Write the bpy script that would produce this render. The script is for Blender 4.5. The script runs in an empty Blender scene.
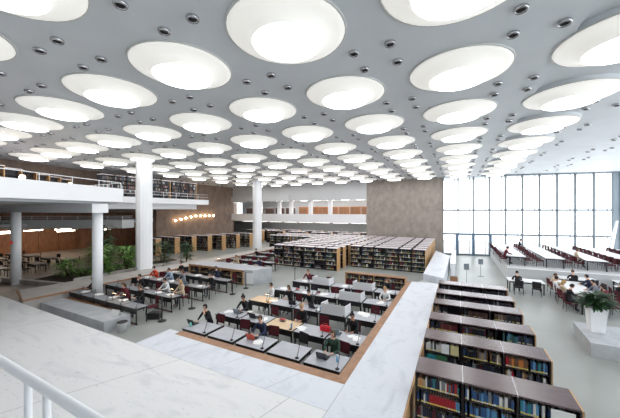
import bpy, bmesh, math, random
from mathutils import Vector, Matrix
R = random.Random(7)
PI = math.pi
scn = bpy.context.scene
col = scn.collection

# ------------------------------------------------------------ camera, world, light, exposure
cam = bpy.data.cameras.new('camera')
cam.sensor_width = 36.0; cam.lens = 36.0 * 285 / 620; cam.shift_y = 2 / 620
cam.clip_end = 300; cam.clip_start = 0.05
cam_o = bpy.data.objects.new('camera', cam); col.objects.link(cam_o)
cam_o.location = (2.408, -6.434, 5.2)
cam_o.rotation_euler = (PI / 2, 0, math.atan2(0.4605, 0.8876))
scn.camera = cam_o
wd = bpy.data.worlds.new('overcast_sky'); scn.world = wd; wd.use_nodes = True
nt = wd.node_tree; nt.nodes.clear()
o_ = nt.nodes.new('ShaderNodeOutputWorld'); b_ = nt.nodes.new('ShaderNodeBackground')
b_.inputs[0].default_value = (0.90, 0.95, 1.0, 1); b_.inputs[1].default_value = 3.6
nt.links.new(b_.outputs[0], o_.inputs[0])
BOWL_GLOW = 0.40      # the lit acrylic bowls
DISC_GLOW = 5.6       # the lamp discs under them
scn.view_settings.view_transform = 'Standard'
scn.view_settings.look = 'None'
scn.view_settings.gamma = 1
scn.view_settings.exposure = 0.12
scn.view_settings.use_curve_mapping = False
scn.cycles.use_denoising = True
scn.cycles.max_bounces = 8
scn.cycles.diffuse_bounces = 5
scn.cycles.transparent_max_bounces = 16
scn.cycles.sample_clamp_indirect = 6

# ------------------------------------------------------------ materials
def rgb(r, g, b):
    f = lambda c: (c / 255 / 12.92) if c / 255 < 0.04045 else ((c / 255 + 0.055) / 1.055) ** 2.4
    return (f(r), f(g), f(b), 1)
MATS = {}
def mat(name, c, rough=0.6, metal=0.0, emit=None, es=0.0, spec=0.5):
    if name in MATS: return MATS[name]
    m = bpy.data.materials.new(name); m.use_nodes = True
    p = m.node_tree.nodes['Principled BSDF']
    p.inputs['Base Color'].default_value = c
    p.inputs['Roughness'].default_value = rough
    p.inputs['Metallic'].default_value = metal
    p.inputs['Specular IOR Level'].default_value = spec
    if emit: p.inputs['Emission Color'].default_value = emit; p.inputs['Emission Strength'].default_value = es
    MATS[name] = m
    return m
def noisy(name, c1, c2, scale=(1, 1, 1), rough=0.6, detail=6, nscale=3.0, lo=0.35, hi=0.65, bump=0.0, distort=0.0, spec=0.5):
    m = mat(name, c1, rough, spec=spec); t = m.node_tree; p = t.nodes['Principled BSDF']
    tc = t.nodes.new('ShaderNodeTexCoord'); mp = t.nodes.new('ShaderNodeMapping')
    mp.inputs['Scale'].default_value = scale
    n = t.nodes.new('ShaderNodeTexNoise'); n.inputs['Scale'].default_value = nscale
    n.inputs['Detail'].default_value = detail; n.inputs['Distortion'].default_value = distort
    r = t.nodes.new('ShaderNodeValToRGB')
    r.color_ramp.elements[0].position = lo; r.color_ramp.elements[1].position = hi
    r.color_ramp.elements[0].color = c1; r.color_ramp.elements[1].color = c2
    t.links.new(tc.outputs['Object'], mp.inputs[0]); t.links.new(mp.outputs[0], n.inputs['Vector'])
    t.links.new(n.outputs[0], r.inputs[0]); t.links.new(r.outputs[0], p.inputs['Base Color'])
    if bump:
        b = t.nodes.new('ShaderNodeBump'); b.inputs['Strength'].default_value = bump
        t.links.new(n.outputs[0], b.inputs['Height']); t.links.new(b.outputs[0], p.inputs['Normal'])
    return m
M_ceil = noisy('ceiling_paint', rgb(206, 210, 213), rgb(213, 217, 220), rough=0.5, nscale=0.6)
M_floor = noisy('grey_floor', rgb(148, 151, 147), rgb(160, 163, 159), rough=0.38, nscale=0.35, detail=3)
def marble(name, base, vein, streak):
    m = noisy(name, base, vein, scale=streak, rough=0.45, nscale=1.1, detail=9, lo=0.50, hi=0.78, distort=1.6, spec=0.35)
    t = m.node_tree; p = t.nodes['Principled BSDF']
    src = p.inputs['Base Color'].links[0].from_socket
    tc = [n for n in t.nodes if n.type == 'TEX_COORD'][0]
    n2 = t.nodes.new('ShaderNodeTexNoise'); n2.inputs['Scale'].default_value = 9; n2.inputs['Detail'].default_value = 5
    mp = t.nodes.new('ShaderNodeMapping'); mp.inputs['Scale'].default_value = (0.5, 2.0, 1)
    r = t.nodes.new('ShaderNodeValToRGB'); r.color_ramp.elements[0].position = 0.62; r.color_ramp.elements[1].position = 0.72
    r.color_ramp.elements[0].color = (1, 1, 1, 1); r.color_ramp.elements[1].color = (0.80, 0.81, 0.83, 1)
    mx = t.nodes.new('ShaderNodeMix'); mx.data_type = 'RGBA'; mx.blend_type = 'MULTIPLY'; mx.inputs[0].default_value = 1
    t.links.new(tc.outputs['Object'], mp.inputs[0]); t.links.new(mp.outputs[0], n2.inputs['Vector']); t.links.new(n2.outputs[0], r.inputs[0])
    t.links.new(src, mx.inputs[6]); t.links.new(r.outputs[0], mx.inputs[7]); t.links.new(mx.outputs[2], p.inputs['Base Color'])
    return m
M_marble = marble('white_marble', rgb(228, 228, 228), rgb(208, 209, 212), (0.5, 1.6, 1))
M_marble2 = marble('bluish_marble', rgb(219, 222, 229), rgb(199, 203, 212), (1.4, 0.6, 1))
M_joint = mat('marble_joint', rgb(165, 165, 163), 0.8)
M_stone = noisy('beige_stone', rgb(182, 176, 170), rgb(165, 160, 156), rough=0.6, nscale=1.5)
M_gstone = noisy('grey_stone', rgb(185, 187, 190), rgb(168, 171, 175), rough=0.5, nscale=2)
M_white = mat('white_paint', rgb(243, 244, 246), 0.5)
M_offw = mat('offwhite_plaster', rgb(205, 206, 207), 0.7)
M_greywall = mat('grey_plaster', rgb(176, 178, 180), 0.7)
M_oak = noisy('oak_wood', rgb(166, 124, 92), rgb(146, 106, 76), scale=(1, 1, 8), rough=0.45, nscale=5)
M_oakl = noisy('light_oak', rgb(205, 165, 118), rgb(188, 146, 100), scale=(8, 8, 1), rough=0.5, nscale=3)
M_brownwall = noisy('brown_wall_cladding', rgb(120, 98, 82), rgb(104, 84, 70), scale=(0.4, 0.4, 3), rough=0.6, nscale=2)
M_conc = noisy('board_formed_concrete', rgb(170, 160, 151), rgb(144, 135, 127), scale=(1.5, 1, 0.9), rough=0.85, nscale=1.6, detail=10, lo=0.3, hi=0.75, bump=0.1)
M_concl = noisy('brown_concrete', rgb(152, 132, 118), rgb(124, 106, 94), scale=(1, 1.2, 0.8), rough=0.8, nscale=1.2, detail=9, lo=0.3, hi=0.7)
M_black = mat('black_metal', rgb(28, 26, 28), 0.45)
M_dark = mat('dark_recess', rgb(20, 20, 22), 0.6)
M_dkwood = noisy('dark_brown_wood', rgb(92, 70, 72), rgb(84, 63, 66), scale=(1, 9, 1), rough=0.24, nscale=3, spec=1.0)
M_case = mat('black_brown_case', rgb(42, 34, 36), 0.5)
M_caseblk = mat('charcoal_case', rgb(44, 42, 46), 0.5)
M_ptop = noisy('grey_laminate', rgb(178, 180, 186), rgb(168, 170, 176), rough=0.4, nscale=3)
M_ptopd = noisy('dark_grey_laminate', rgb(136, 138, 143), rgb(124, 126, 131), rough=0.35, nscale=3)
M_whitelam = mat('white_laminate', rgb(228, 228, 230), 0.4)
M_pinkw = mat('pale_top_panel', rgb(236, 226, 230), 0.3)
M_maroon = noisy('maroon_fabric', rgb(92, 26, 38), rgb(72, 18, 28), rough=0.9, nscale=12)
M_chrome = mat('chrome', rgb(190, 190, 192), 0.25, 1.0)
M_mull = mat('grey_mullion', rgb(118, 128, 136), 0.5, 0.0)
M_leaf = noisy('green_leaf', rgb(84, 130, 56), rgb(128, 172, 84), rough=0.5, nscale=4)
M_leafd = noisy('dark_green_leaf', rgb(36, 64, 40), rgb(62, 96, 56), rough=0.45, nscale=5)
M_paper = mat('white_paper', rgb(240, 240, 238), 0.8)
M_pages = mat('book_pages', rgb(214, 205, 186), 0.8)
M_yell = mat('yellow_sticker', rgb(222, 205, 110), 0.7)
M_whst = mat('white_sticker', rgb(228, 226, 220), 0.7)
M_soil = mat('dark_soil', rgb(60, 48, 40), 0.9)
M_fluor = mat('fluorescent_tube_light', (1, 1, 1, 1), 0.5, emit=(1, 0.86, 0.68, 1), es=14)
M_bulb = mat('warm_globe_light', (1, 1, 1, 1), 0.5, emit=(1, 0.70, 0.40, 1), es=22)
M_bowl = mat('opal_acrylic_bowl', rgb(232, 230, 222), 0.5, emit=(1, 0.985, 0.94, 1), es=BOWL_GLOW)
M_bowlin = M_bowl
M_disc = mat('luminous_disc', (1, 1, 1, 1), 0.5, emit=(0.98, 0.99, 1, 1), es=DISC_GLOW)
M_rim = mat('bowl_rim_paint', rgb(205, 206, 204), 0.5)
M_screen = mat('dark_screen', rgb(25, 27, 32), 0.2)
M_skin = mat('skin_light', rgb(214, 170, 146), 0.6)
M_skin2 = mat('skin_tan', rgb(178, 128, 102), 0.6)
M_glass = bpy.data.materials.new('window_glass'); M_glass.use_nodes = True
_t = M_glass.node_tree; _t.nodes.clear()
_o = _t.nodes.new('ShaderNodeOutputMaterial'); _m = _t.nodes.new('ShaderNodeMixShader'); _a = _t.nodes.new('ShaderNodeBsdfTransparent'); _g = _t.nodes.new('ShaderNodeBsdfGlossy')
_m.inputs[0].default_value = 0.06; _g.inputs['Roughness'].default_value = 0.03
_t.links.new(_a.outputs[0], _m.inputs[1]); _t.links.new(_g.outputs[0], _m.inputs[2]); _t.links.new(_m.outputs[0], _o.inputs[0])
M_bookattr = bpy.data.materials.new('many_book_covers'); M_bookattr.use_nodes = True
_t = M_bookattr.node_tree; _at = _t.nodes.new('ShaderNodeAttribute'); _at.attribute_name = 'Col'
_t.links.new(_at.outputs['Color'], _t.nodes['Principled BSDF'].inputs['Base Color']); _t.nodes['Principled BSDF'].inputs['Roughness'].default_value = 0.55

# ------------------------------------------------------------ mesh helpers
class MB:
    def __init__(s): s.v = []; s.f = []; s.m = []; s.sm = []
    def box(s, x0, y0, z0, x1, y1, z1, mi=0):
        n = len(s.v)
        s.v += [(x0, y0, z0), (x1, y0, z0), (x1, y1, z0), (x0, y1, z0), (x0, y0, z1), (x1, y0, z1), (x1, y1, z1), (x0, y1, z1)]
        for q in ((0, 3, 2, 1), (4, 5, 6, 7), (0, 1, 5, 4), (1, 2, 6, 5), (2, 3, 7, 6), (3, 0, 4, 7)):
            s.f.append(tuple(n + i for i in q)); s.m.append(mi); s.sm.append(False)
        return s
    def cbox(s, cx, cy, z0, w, d, h, mi=0, rz=0.0):
        n = len(s.v); c, sn = math.cos(rz), math.sin(rz)
        for z in (z0, z0 + h):
            for a, b in ((-w / 2, -d / 2), (w / 2, -d / 2), (w / 2, d / 2), (-w / 2, d / 2)):
                s.v.append((cx + a * c - b * sn, cy + a * sn + b * c, z))
        for q in ((0, 3, 2, 1), (4, 5, 6, 7), (0, 1, 5, 4), (1, 2, 6, 5), (2, 3, 7, 6), (3, 0, 4, 7)):
            s.f.append(tuple(n + i for i in q)); s.m.append(mi); s.sm.append(False)
        return s
    def prism(s, poly, z0, z1, mi=0):
        n = len(s.v); k = len(poly)
        for z in (z0, z1):
            for p in poly: s.v.append((p[0], p[1], z))
        s.f.append(tuple(n + i for i in range(k))[::-1]); s.f.append(tuple(n + k + i for i in range(k)))
        s.m += [mi, mi]; s.sm += [False, False]
        for i in range(k):
            j = (i + 1) % k
            s.f.append((n + i, n + j, n + k + j, n + k + i)); s.m.append(mi); s.sm.append(False)
        return s
    def tube(s, pts, r, seg=8, mi=0, r2=None):
        pts = [Vector(p) for p in pts]; n0 = len(s.v)
        for i, p in enumerate(pts):
            d = (pts[min(i + 1, len(pts) - 1)] - pts[max(i - 1, 0)]).normalized()
            a = d.orthogonal().normalized() if abs(d.z) > 0.99 else d.cross(Vector((0, 0, 1))).normalized()
            b = d.cross(a)
            rr = r if r2 is None else r + (r2 - r) * i / (len(pts) - 1)
            for k in range(seg):
                t = 2 * PI * k / seg
                s.v.append(tuple(p + a * math.cos(t) * rr + b * math.sin(t) * rr))
        for i in range(len(pts) - 1):
            for k in range(seg):
                a, b = n0 + i * seg + k, n0 + i * seg + (k + 1) % seg
                s.f.append((a, b, b + seg, a + seg)); s.m.append(mi); s.sm.append(True)
        s.f.append(tuple(n0 + k for k in range(seg))[::-1]); e = n0 + (len(pts) - 1) * seg
        s.f.append(tuple(e + k for k in range(seg))); s.m += [mi, mi]; s.sm += [False, False]
        return s
    def lathe(s, prof, cx=0, cy=0, seg=24, mi=0, smooth=True, close=True, sx=1, sy=1):
        n0 = len(s.v)
        for r, z in prof:
            for k in range(seg):
                t = 2 * PI * k / seg
                s.v.append((cx + r * math.cos(t) * sx, cy + r * math.sin(t) * sy, z))
        for i in range(len(prof) - 1):
            for k in range(seg):
                a, b = n0 + i * seg + k, n0 + i * seg + (k + 1) % seg
                s.f.append((a, b, b + seg, a + seg)); s.m.append(mi); s.sm.append(smooth)
        if close:
            s.f.append(tuple(n0 + k for k in range(seg))[::-1]); e = n0 + (len(prof) - 1) * seg
            s.f.append(tuple(e + k for k in range(seg))); s.m += [mi, mi]; s.sm += [False, False]
        return s
    def quad(s, a, b, c, d, mi=0):
        n = len(s.v); s.v += [tuple(a), tuple(b), tuple(c), tuple(d)]; s.f.append((n, n + 1, n + 2, n + 3)); s.m.append(mi); s.sm.append(False); return s
    def mesh(s, name, mats):
        me = bpy.data.meshes.new(name); me.from_pydata(s.v, [], s.f)
        for m in (mats if isinstance(mats, (list, tuple)) else [mats]): me.materials.append(m)
        me.polygons.foreach_set('material_index', s.m); me.polygons.foreach_set('use_smooth', s.sm)
        me.update(); return me
    def build(s, name, mats, parent=None, loc=None):
        o = bpy.data.objects.new(name, s.mesh(name, mats)); col.objects.link(o)
        if parent: o.parent = parent
        if loc: o.location = loc
        return o
def tag(o, label=None, cat=None, group=None, kind=None):
    if label: o['label'] = label
    if cat: o['category'] = cat
    if group: o['group'] = group
    if kind: o['kind'] = kind
    return o
def thing(name, label, cat, loc=(0, 0, 0), rz=0.0, group=None):
    o = bpy.data.objects.new(name, None); col.objects.link(o); o.location = loc; o.rotation_euler = (0, 0, rz)
    o.empty_display_size = 0.1
    return tag(o, label, cat, group)
def struct(name, mb, m): return tag(mb.build(name, m), kind='structure')
KIDS = {}
def copy_tree(o, parent=None, label=None, loc=None, rz=None, group=None):
    c = o.copy(); col.objects.link(c)
    if parent: c.parent = parent
    if label: c['label'] = label
    if group: c['group'] = group
    if loc is not None: c.location = loc
    if rz is not None: c.rotation_euler = (0, 0, rz)
    if o.name not in KIDS: KIDS[o.name] = [x for x in o.children]
    for ch in KIDS[o.name]: copy_tree(ch, c)
    return c
class Proto:
    """first use moves the original, later uses copy it with its parts"""
    def __init__(s, o): s.o = o; s.used = False; KIDS[o.name] = list(o.children)
    def put(s, loc, rz=0.0, label=None, group=None):
        if not s.used:
            s.used = True; o = s.o; o.location = loc; o.rotation_euler = (0, 0, rz)
            if label: o['label'] = label
            if group: o['group'] = group
            return o
        return copy_tree(s.o, None, label, loc, rz, group)
ORD = ['first', 'second', 'third', 'fourth', 'fifth', 'sixth', 'seventh', 'eighth', 'ninth', 'tenth', 'eleventh', 'twelfth',
       'thirteenth', 'fourteenth', 'fifteenth', 'sixteenth', 'seventeenth', 'eighteenth', 'nineteenth', 'twentieth',
       'twenty-first', 'twenty-second', 'twenty-third', 'twenty-fourth', 'twenty-fifth', 'twenty-sixth', 'twenty-seventh', 'twenty-eighth', 'twenty-ninth', 'thirtieth']

# ============================================================ THE SETTING
ZC = 9.2
struct('floor', MB().prism([(-48, -12), (18, -12), (18, 50), (-48, 50)], -0.2, 0), M_floor)
# ceiling: lower deck over the reading pit, raised deck towards the glass side
XS = 4.75; ZR = 0.12
struct('ceiling', MB().box(-50, -12, ZC, XS, 31.2, ZC + 0.3).box(XS, -12, ZC + ZR, 20, 36.5, ZC + 0.5)
       .box(0.6, 31.2, ZC, XS, 36, ZC + 0.3), M_ceil)
# windows of the far right facade
WA, WB = Vector((0.83, 31.1, 0)), Vector((16.8, 34.6, 0))
WD = (WB - WA); WL = WD.length; WD.normalize(); WN = Vector((-WD.y, WD.x, 0)); wang = math.atan2(WD.y, WD.x)
def wp(a, b): p = WA + WD * a + WN * b; return (p.x, p.y)
NB = 10; bw = WL / NB
def wbar(mb, a0, a1, b0, b1, z0, z1, mi=0):
    mb.prism([wp(a0, b0), wp(a1, b0), wp(a1, b1), wp(a0, b1)], z0, z1, mi)
for i in range(NB):
    fr = MB(); a0, a1 = i * bw, (i + 1) * bw
    wbar(fr, a0 - 0.05, a0 + 0.05, -0.15, 0.15, 0, ZC + 0.3)
    if i == NB - 1: wbar(fr, a1 - 0.05, a1 + 0.05, -0.1, 0.15, 0, ZC + 0.3)
    for z in (0.0, 2.4, 5.2, ZC - 0.02):
        wbar(fr, a0 + 0.06, a1 - 0.06, -0.08, 0.1, z, z + 0.2)
    wbar(fr, a1 - 0.38, a1 - 0.34, 0.16, 0.24, 0.1, ZC)            # outer louvre post
    w = struct('window_%d' % (i + 1), fr, M_mull)
    g = MB(); wbar(g, a0 + 0.05, a1 - 0.05, 0.02, 0.03, 0.14, ZC - 0.02); g.build('window_pane', M_glass, w)
# glazed side facade (carries on round the corner)
for i in range(8):
    y0 = 34.6 - i * 5.8; fr = MB()
    fr.box(17.4, y0 - 0.08, 0, 17.6, y0 + 0.08, ZC + 0.3)
    for z in (0.0, 2.4, 5.2, ZC - 0.02): fr.box(17.42, y0 - 5.72, z, 17.55, y0 - 0.08, z + 0.14)
    w = struct('window_%d' % (NB + 1 + i), fr, M_mull)
    MB().box(17.48, y0 - 5.72, 0.14, 17.49, y0 - 0.08, ZC).build('window_pane', M_glass, w)
struct('trim_1', MB().prism([(16.85, 34.5), (17.6, 34.75), (17.6, 34.95), (16.8, 34.75)], 0, ZC + 0.3), M_mull)
# slanted corner strut
struct('trim_2', MB().tube([(15.9, 33.2, 0), (16.9, 34.0, 4.2)], 0.28, 4, r2=0.12), M_white)
# double door in the glass facade
dr = MB()
for a in (2.1 * 0 + 0.92 * bw, 1.98 * bw, 3.05 * bw): wbar(dr, a - 0.13, a + 0.13, -0.2, 0.05, 0, 2.5)
wbar(dr, 0.92 * bw, 3.05 * bw, -0.2, 0.05, 2.38, 2.6)
door = struct('door_1', dr, mat('blue_grey_frame', rgb(100, 124, 146), 0.5, 0.0))
for k in (0, 1):
    g = MB(); wbar(g, (0.95 + 1.06 * k) * bw + 0.1, (1.95 + 1.06 * k) * bw - 0.05, -0.1, -0.08, 0.1, 2.4); g.build('door_pane', M_glass, door)
# back wall: concrete pier, white upper wall, side walls
struct('wall_back', MB().box(-8.46, 31, 0, 0.85, 31.5, ZC), M_conc)
struct('wall_back_upper', MB().box(-33, 31, 6.75, -8.46, 31.5, ZC).box(-33, 30.6, 6.75, -20.5, 31, 7.6), M_offw)
struct('wall_left', MB().prism([(-28, -12), (-28.0, 0), (-32, 17), (-32.5, 17), (-29, 0), (-29, -12)], 7.0, ZC)
       .prism([(-32, 17), (-32, 31.2), (-32.6, 31.2), (-32.6, 17)], 0, ZC), M_concl)
struct('wall_left_outer', MB().box(-48.5, -12, 0, -48, 50, ZC), M_brownwall)
struct('wall_front', MB().box(-48, -12.5, 0, 18, -12, ZC + 0.5), M_offw)
# far side room behind the back opening
struct('ceiling_far_room', MB().box(-48, 31.5, 7.2, -8, 50, 7.5), M_white)
struct('wall_far_room', MB().box(-48, 46, 0, -8.46, 46.3, 4.4).box(-8.46, 31.5, 0, -8.1, 46.3, 7.2), M_offw)
fw = MB()
for i in range(3): fw.box(-48 + i * 2.4, 45.75, 4.4, -47.85 + i * 2.4, 45.95, 7.2)
fw.box(-48, 45.75, 4.3, -42.6, 45.95, 4.42)
w = struct('window_far_room', fw, M_mull)
MB().box(-48, 45.85, 4.4, -42.6, 45.86, 7.2).build('window_pane', M_glass, w)
struct('wall_far_room_back', MB().box(-42.6, 45.7, 4.4, -8.46, 46, 7.2), M_offw)
# under the left decks: timber wall with openings
tw = MB(); tw.prism([(-44, 1), (-44, 14), (-40, 24), (-40.4, 24), (-44.5, 14), (-44.5, 1)], 0, 5)
for k in range(7):
    tw.box(-43.99, 1.5 + k * 2.0, 0.05, -43.9, 1.62 + k * 2.0, 3.6)
struct('wall_timber', tw, noisy('warm_timber', rgb(150, 98, 58), rgb(124, 78, 46), scale=(1, 1, 0.3), rough=0.5, nscale=4))
struct('ceiling_left_room', MB().prism([(-48, -11.5), (-34, -11.5), (-34, 4), (-33.5, 17), (-33, 31), (-48, 31)], 3.75, 4.0), M_greywall)

# marble landing in the foreground and the ledges
ZL = 0.8
S = lambda *pts: [(2.408 + (x - 2.408) * 1.06, -6.434 + (y + 6.434) * 1.06) for x, y in pts]
struct('trim_marble_landing', MB().prism(S((-20, -11), (0.0, -11), (0.0, -1.02), (-20, -1.02)), 0, ZL), M_marble)
struct('trim_marble_band', MB().prism(S((-6.58, -1.02), (0.0, -1.02), (0, 0.0), (-6.1, 0.0), (-6.1, 0.2), (-6.58, 0.2)), 0, ZL), M_marble2)
struct('trim_marble_ledge', MB().prism(S((0.0, -11), (1.42, -11), (1.42, 11.4), (0.0, 11.2)), 0, ZL), M_marble2)
def joint(a, b, w=0.014):
    a, b = [Vector(q) for q in S(a, b)]; d = (b - a).normalized(); n = Vector((-d.y, d.x)) * w / 2
    return [tuple(a - n), tuple(b - n), tuple(b + n), tuple(a + n)]
jm = MB()
for a, b in (((-7.9, -8.5), (-4.48, -1.02)), ((-2.8, -8.5), (-0.92, -1.02)), ((-14.5, -8.5), (-11.1, -1.02)), ((0, -11), (0.0, 0.0)), ((0, 4.2), (1.42, 4.2)), ((-5.2, -1.02), (-4.75, 0)), ((-3.4, -1.02), (-2.95, 0)), ((-1.6, -1.02), (-1.15, 0)), ((-6.58, -1.02), (0, -1.02))):
    jm.prism(joint(a, b, 0.012 if a[1] < -3 else 0.006), ZL - 0.01, ZL + 0.002)
struct('trim_joint', jm, M_joint)
# oak coping round the pit and its inner wall
struct('trim_oak_coping', MB().prism(S((-6.1, 0.0), (0, 0), (0, 11.2), (-0.27, 11.2), (-0.27, 0.32), (-6.1, 0.32)), ZL - 0.18, ZL - 0.01), M_oak)
struct('trim_pit_wall', MB().prism(S((-6.1, 0.003), (-0.003, 0.003), (-0.003, 11.19), (-0.1, 11.19), (-0.1, 0.2), (-6.1, 0.2)), 0, ZL - 0.18), M_gstone)
struct('trim_oak_edge', MB().prism(S((1.42, -11), (1.46, -11), (1.46, 11.4), (1.42, 11.4)), 0, ZL - 0.03), M_oakl)
# second ledge further back
struct('trim_marble_ledge_far', MB().prism([(0.35, 14.0), (1.62, 13.2), (1.75, 23.2), (0.35, 26.5)], 0, 1.0), M_marble2)
struct('trim_step', MB().prism([(-0.1, 12.4), (1.3, 12.6), (1.5, 13.2), (0.3, 13.95)], 0, 0.6), M_gstone)
# left ledge with oak fascia, low stone block, planting bed kerb
struct('trim_left_ledge', MB().prism([(-16.72, -0.45), (-16.72, 26), (-18.0, 26), (-18.3, 10), (-19.3, 0.2)], 0, ZL), M_stone)
struct('trim_left_ledge_oak', MB().prism([(-16.62, -0.5), (-16.62, 26), (-16.72, 26), (-16.72, -0.45), (-19.33, 0.17), (-19.36, 0.08)], 0.72, ZL), M_oak)
struct('trim_left_block', MB().prism([(-16.6, 0.18), (-10.85, 0.24), (-10.82, 1.32), (-16.6, 1.1)], 0, 0.5), M_gstone)
struct('trim_left_block_oak', MB().prism([(-16.6, 1.11), (-12.0, 1.27), (-12.0, 1.52), (-16.6, 1.42)], 0.3, 0.47), M_oak)
struct('trim_bed_kerb', MB().prism([(-19.95, 3.0), (-19.85, 11), (-20.1, 11), (-20.2, 3.2)], 0, 0.75).prism([(-20.2, 3.0), (-27.0, 1.6), (-27, 1.9), (-20.2, 3.3)], 0, 0.35), M_stone)
struct('trim_bed_soil', MB().prism([(-20.2, 3.3), (-24.6, 2.4), (-25.5, 6), (-23.5, 13), (-19.2, 12)], 0, 0.3), M_soil)

struct('trim_stone_floor', MB().prism([(-19.4, 0.3), (-19.6, 3.0), (-25.2, 2.2), (-26, 6), (-24, 14), (-31.5, 16), (-47, 12), (-47, -10), (-22, -10)], 0.0, 0.02), noisy('beige_paving', rgb(166, 152, 140), rgb(146, 134, 124), rough=0.4, nscale=0.8))
# left upper balcony and its carrying beam
ZB0, ZB1 = 5.72, 6.52
struct('trim_balcony_fascia', MB().prism([(-10.9, -8.0), (-13.2, -2.2), (-15.3, 3.5), (-15.6, 3.7), (-27.8, 3.7), (-27.8, 3.5), (-15.7, 3.4), (-13.5, -2.3), (-11.2, -8.0)], ZB0, ZB1), M_white)
struct('ceiling_balcony_slab', MB().prism([(-11.2, -8.0), (-13.5, -2.3), (-15.7, 3.4), (-34, 3.4), (-34, -11.9), (-11.2, -11.9)], 5.6, ZB0 + 0.05), M_greywall)
struct('trim_balcony_beam', MB().prism([(-15.0, 1.75), (-15.0, 2.55), (-34, 2.55), (-34, 1.75)], 5.1, 5.6), M_white)
# upper far gallery
struct('trim_upper_gallery', MB().prism([(-24, 3.75), (-24, 18.2), (-24.8, 18.9), (-31.5, 18.9), (-30.5, 12), (-28.5, 3.75)], 5.95, 6.5)
       .prism([(-24.9, 3.75), (-24.9, 17.2), (-31.5, 17.2), (-30, 11), (-28.5, 3.75)], 5.4, 5.95), M_white)
# middle gallery under it
struct('trim_middle_gallery', MB().prism([(-36.5, -8), (-36, 4), (-26.5, 9.7), (-26.4, 10.8), (-26.7, 10.8), (-26.8, 9.9), (-36.3, 4.2), (-36.8, -8)], 3.55, 4.35)
       .prism([(-36.8, -8), (-36.3, 4.2), (-26.8, 9.9), (-26.7, 10.8), (-31.8, 14), (-40, 12), (-44, -8)], 3.5, 3.7), M_offw)
# gallery across the back opening
struct('trim_back_gallery', MB().box(-32, 30.7, 3.6, -8.5, 31.1, 4.75).box(-48, 31.1, 3.5, -8.5, 46, 3.7), M_white)
# upper landing where the viewer stands
struct('trim_upper_landing', MB().box(-7, -12, 3.0, 3.9, -5.72, 3.3), M_marble)

# ============================================================ CEILING LIGHTS
def lights():
    root = thing('ceiling_light', '', 'ceiling light')
    R0 = 1.31
    b = MB().lathe([(R0, ZC - 0.005), (R0 - 0.03, ZC - 0.045), (1.15, ZC - 0.055), (1.0, ZC - 0.085), (0.88, ZC - 0.14), (0.80, ZC - 0.21), (0.765, ZC - 0.27)], seg=40, close=False)
    b.build('bowl', M_bowl, root, (0, 0, -ZC)); 
    MB().lathe([(0.765, ZC - 0.27), (0.73, ZC - 0.288), (0.55, ZC - 0.296), (0.01, ZC - 0.30)], seg=40, close=False).build('diffuser_disc', M_disc, root, (0, 0, -ZC))
    MB().lathe([(R0 - 0.01, ZC + 0.0), (R0 - 0.01, ZC - 0.035), (R0 + 0.025, ZC - 0.035), (R0 + 0.03, ZC + 0.0)], seg=40, close=False).build('rim', M_rim, root, (0, 0, -ZC))
    P = Proto(root)
    first = True
    for r in range(-2, 9):
        for c in range(-1, 9):
            x = 2.42 - 3.42 * c; y = -1.0 + 3.72 * r
            if c == 8 and r < 1 and False: continue
            # only lights that can be in view
            a = (x - 2.408) * 0.8876 + (y + 6.434) * 0.4605; d = -(x - 2.408) * 0.4605 + (y + 6.434) * 0.8876
            if d < 1.0 or abs(a) > d * 1.16 + 1.6: continue
            zc = ZC if c >= 0 else ZC
            if x < -28 + 1 - max(0, y) * 0.23 + 0.6 or y > 30: continue
            if (285 * 4 / (d + 1.5)) > 240: continue
            lab = 'white glowing ceiling bowl, %s row back, %s file from the windows' % (ORD[r + 2], ORD[c + 1])
            o = P.put((x, y, zc), 0, lab, 'bowl ceiling lights in a grid')
            if c < 0:
                MB().lathe([(1.335, 0.0), (1.335, ZR)], seg=40, close=False).build('collar', M_ceil, o)
lights()
def downlights():
    root = thing('recessed_downlight', '', 'downlight')
    MB().lathe([(0.13, 0), (0.135, -0.05), (0.11, -0.075), (0.085, -0.05)], seg=14, close=False).build('housing_ring', M_chrome, root)
    MB().lathe([(0.09, -0.052), (0.045, -0.03), (0.005, -0.03)], seg=14, close=False).build('dark_reflector', M_dark, root)
    P = Proto(root); n = 0; items = []
    for r in range(-2, 9):
        for c in range(-3, 10):
            cx = 0.53 - 3.43 * c; cy = 0.91 + 3.70 * r
            for i, (sx, sy) in enumerate(((-0.45, -0.46), (0.45, -0.46), (-0.45, 0.46), (0.45, 0.46))):
                x, y = cx + sx, cy + sy
                a = (x - 2.408) * 0.8876 + (y + 6.434) * 0.4605; d = -(x - 2.408) * 0.4605 + (y + 6.434) * 0.8876
                if d < 1.0 or abs(a) > d * 1.1 or 285 * 4 / d > 215: continue
                if x < -28 + 0.4 - max(0, y) * 0.23 or y > 30.2 or x > 14: continue
                items.append((d, x, y, r, c))
    items.sort()
    rest = MB()
    for k, (d, x, y, r, c) in enumerate(items):
        z = ZC if x < XS else ZC + ZR
        if k < 288:
            P.put((x, y, z), 0, 'small round chrome downlight, %s cluster back, %s file from the windows' % (ORD[r + 2], ORD[c + 3]),
                  'downlights of cluster %d by %d' % (r + 3, c + 4))
        else:
            rest.lathe([(0.12, z), (0.12, z - 0.06), (0.08, z - 0.06)], x, y, 8)
    if rest.v: tag(rest.build('distant_downlights', M_dark), 'faraway specks of small downlights at the back of the ceiling', 'downlight', kind='stuff')
downlights()

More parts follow.
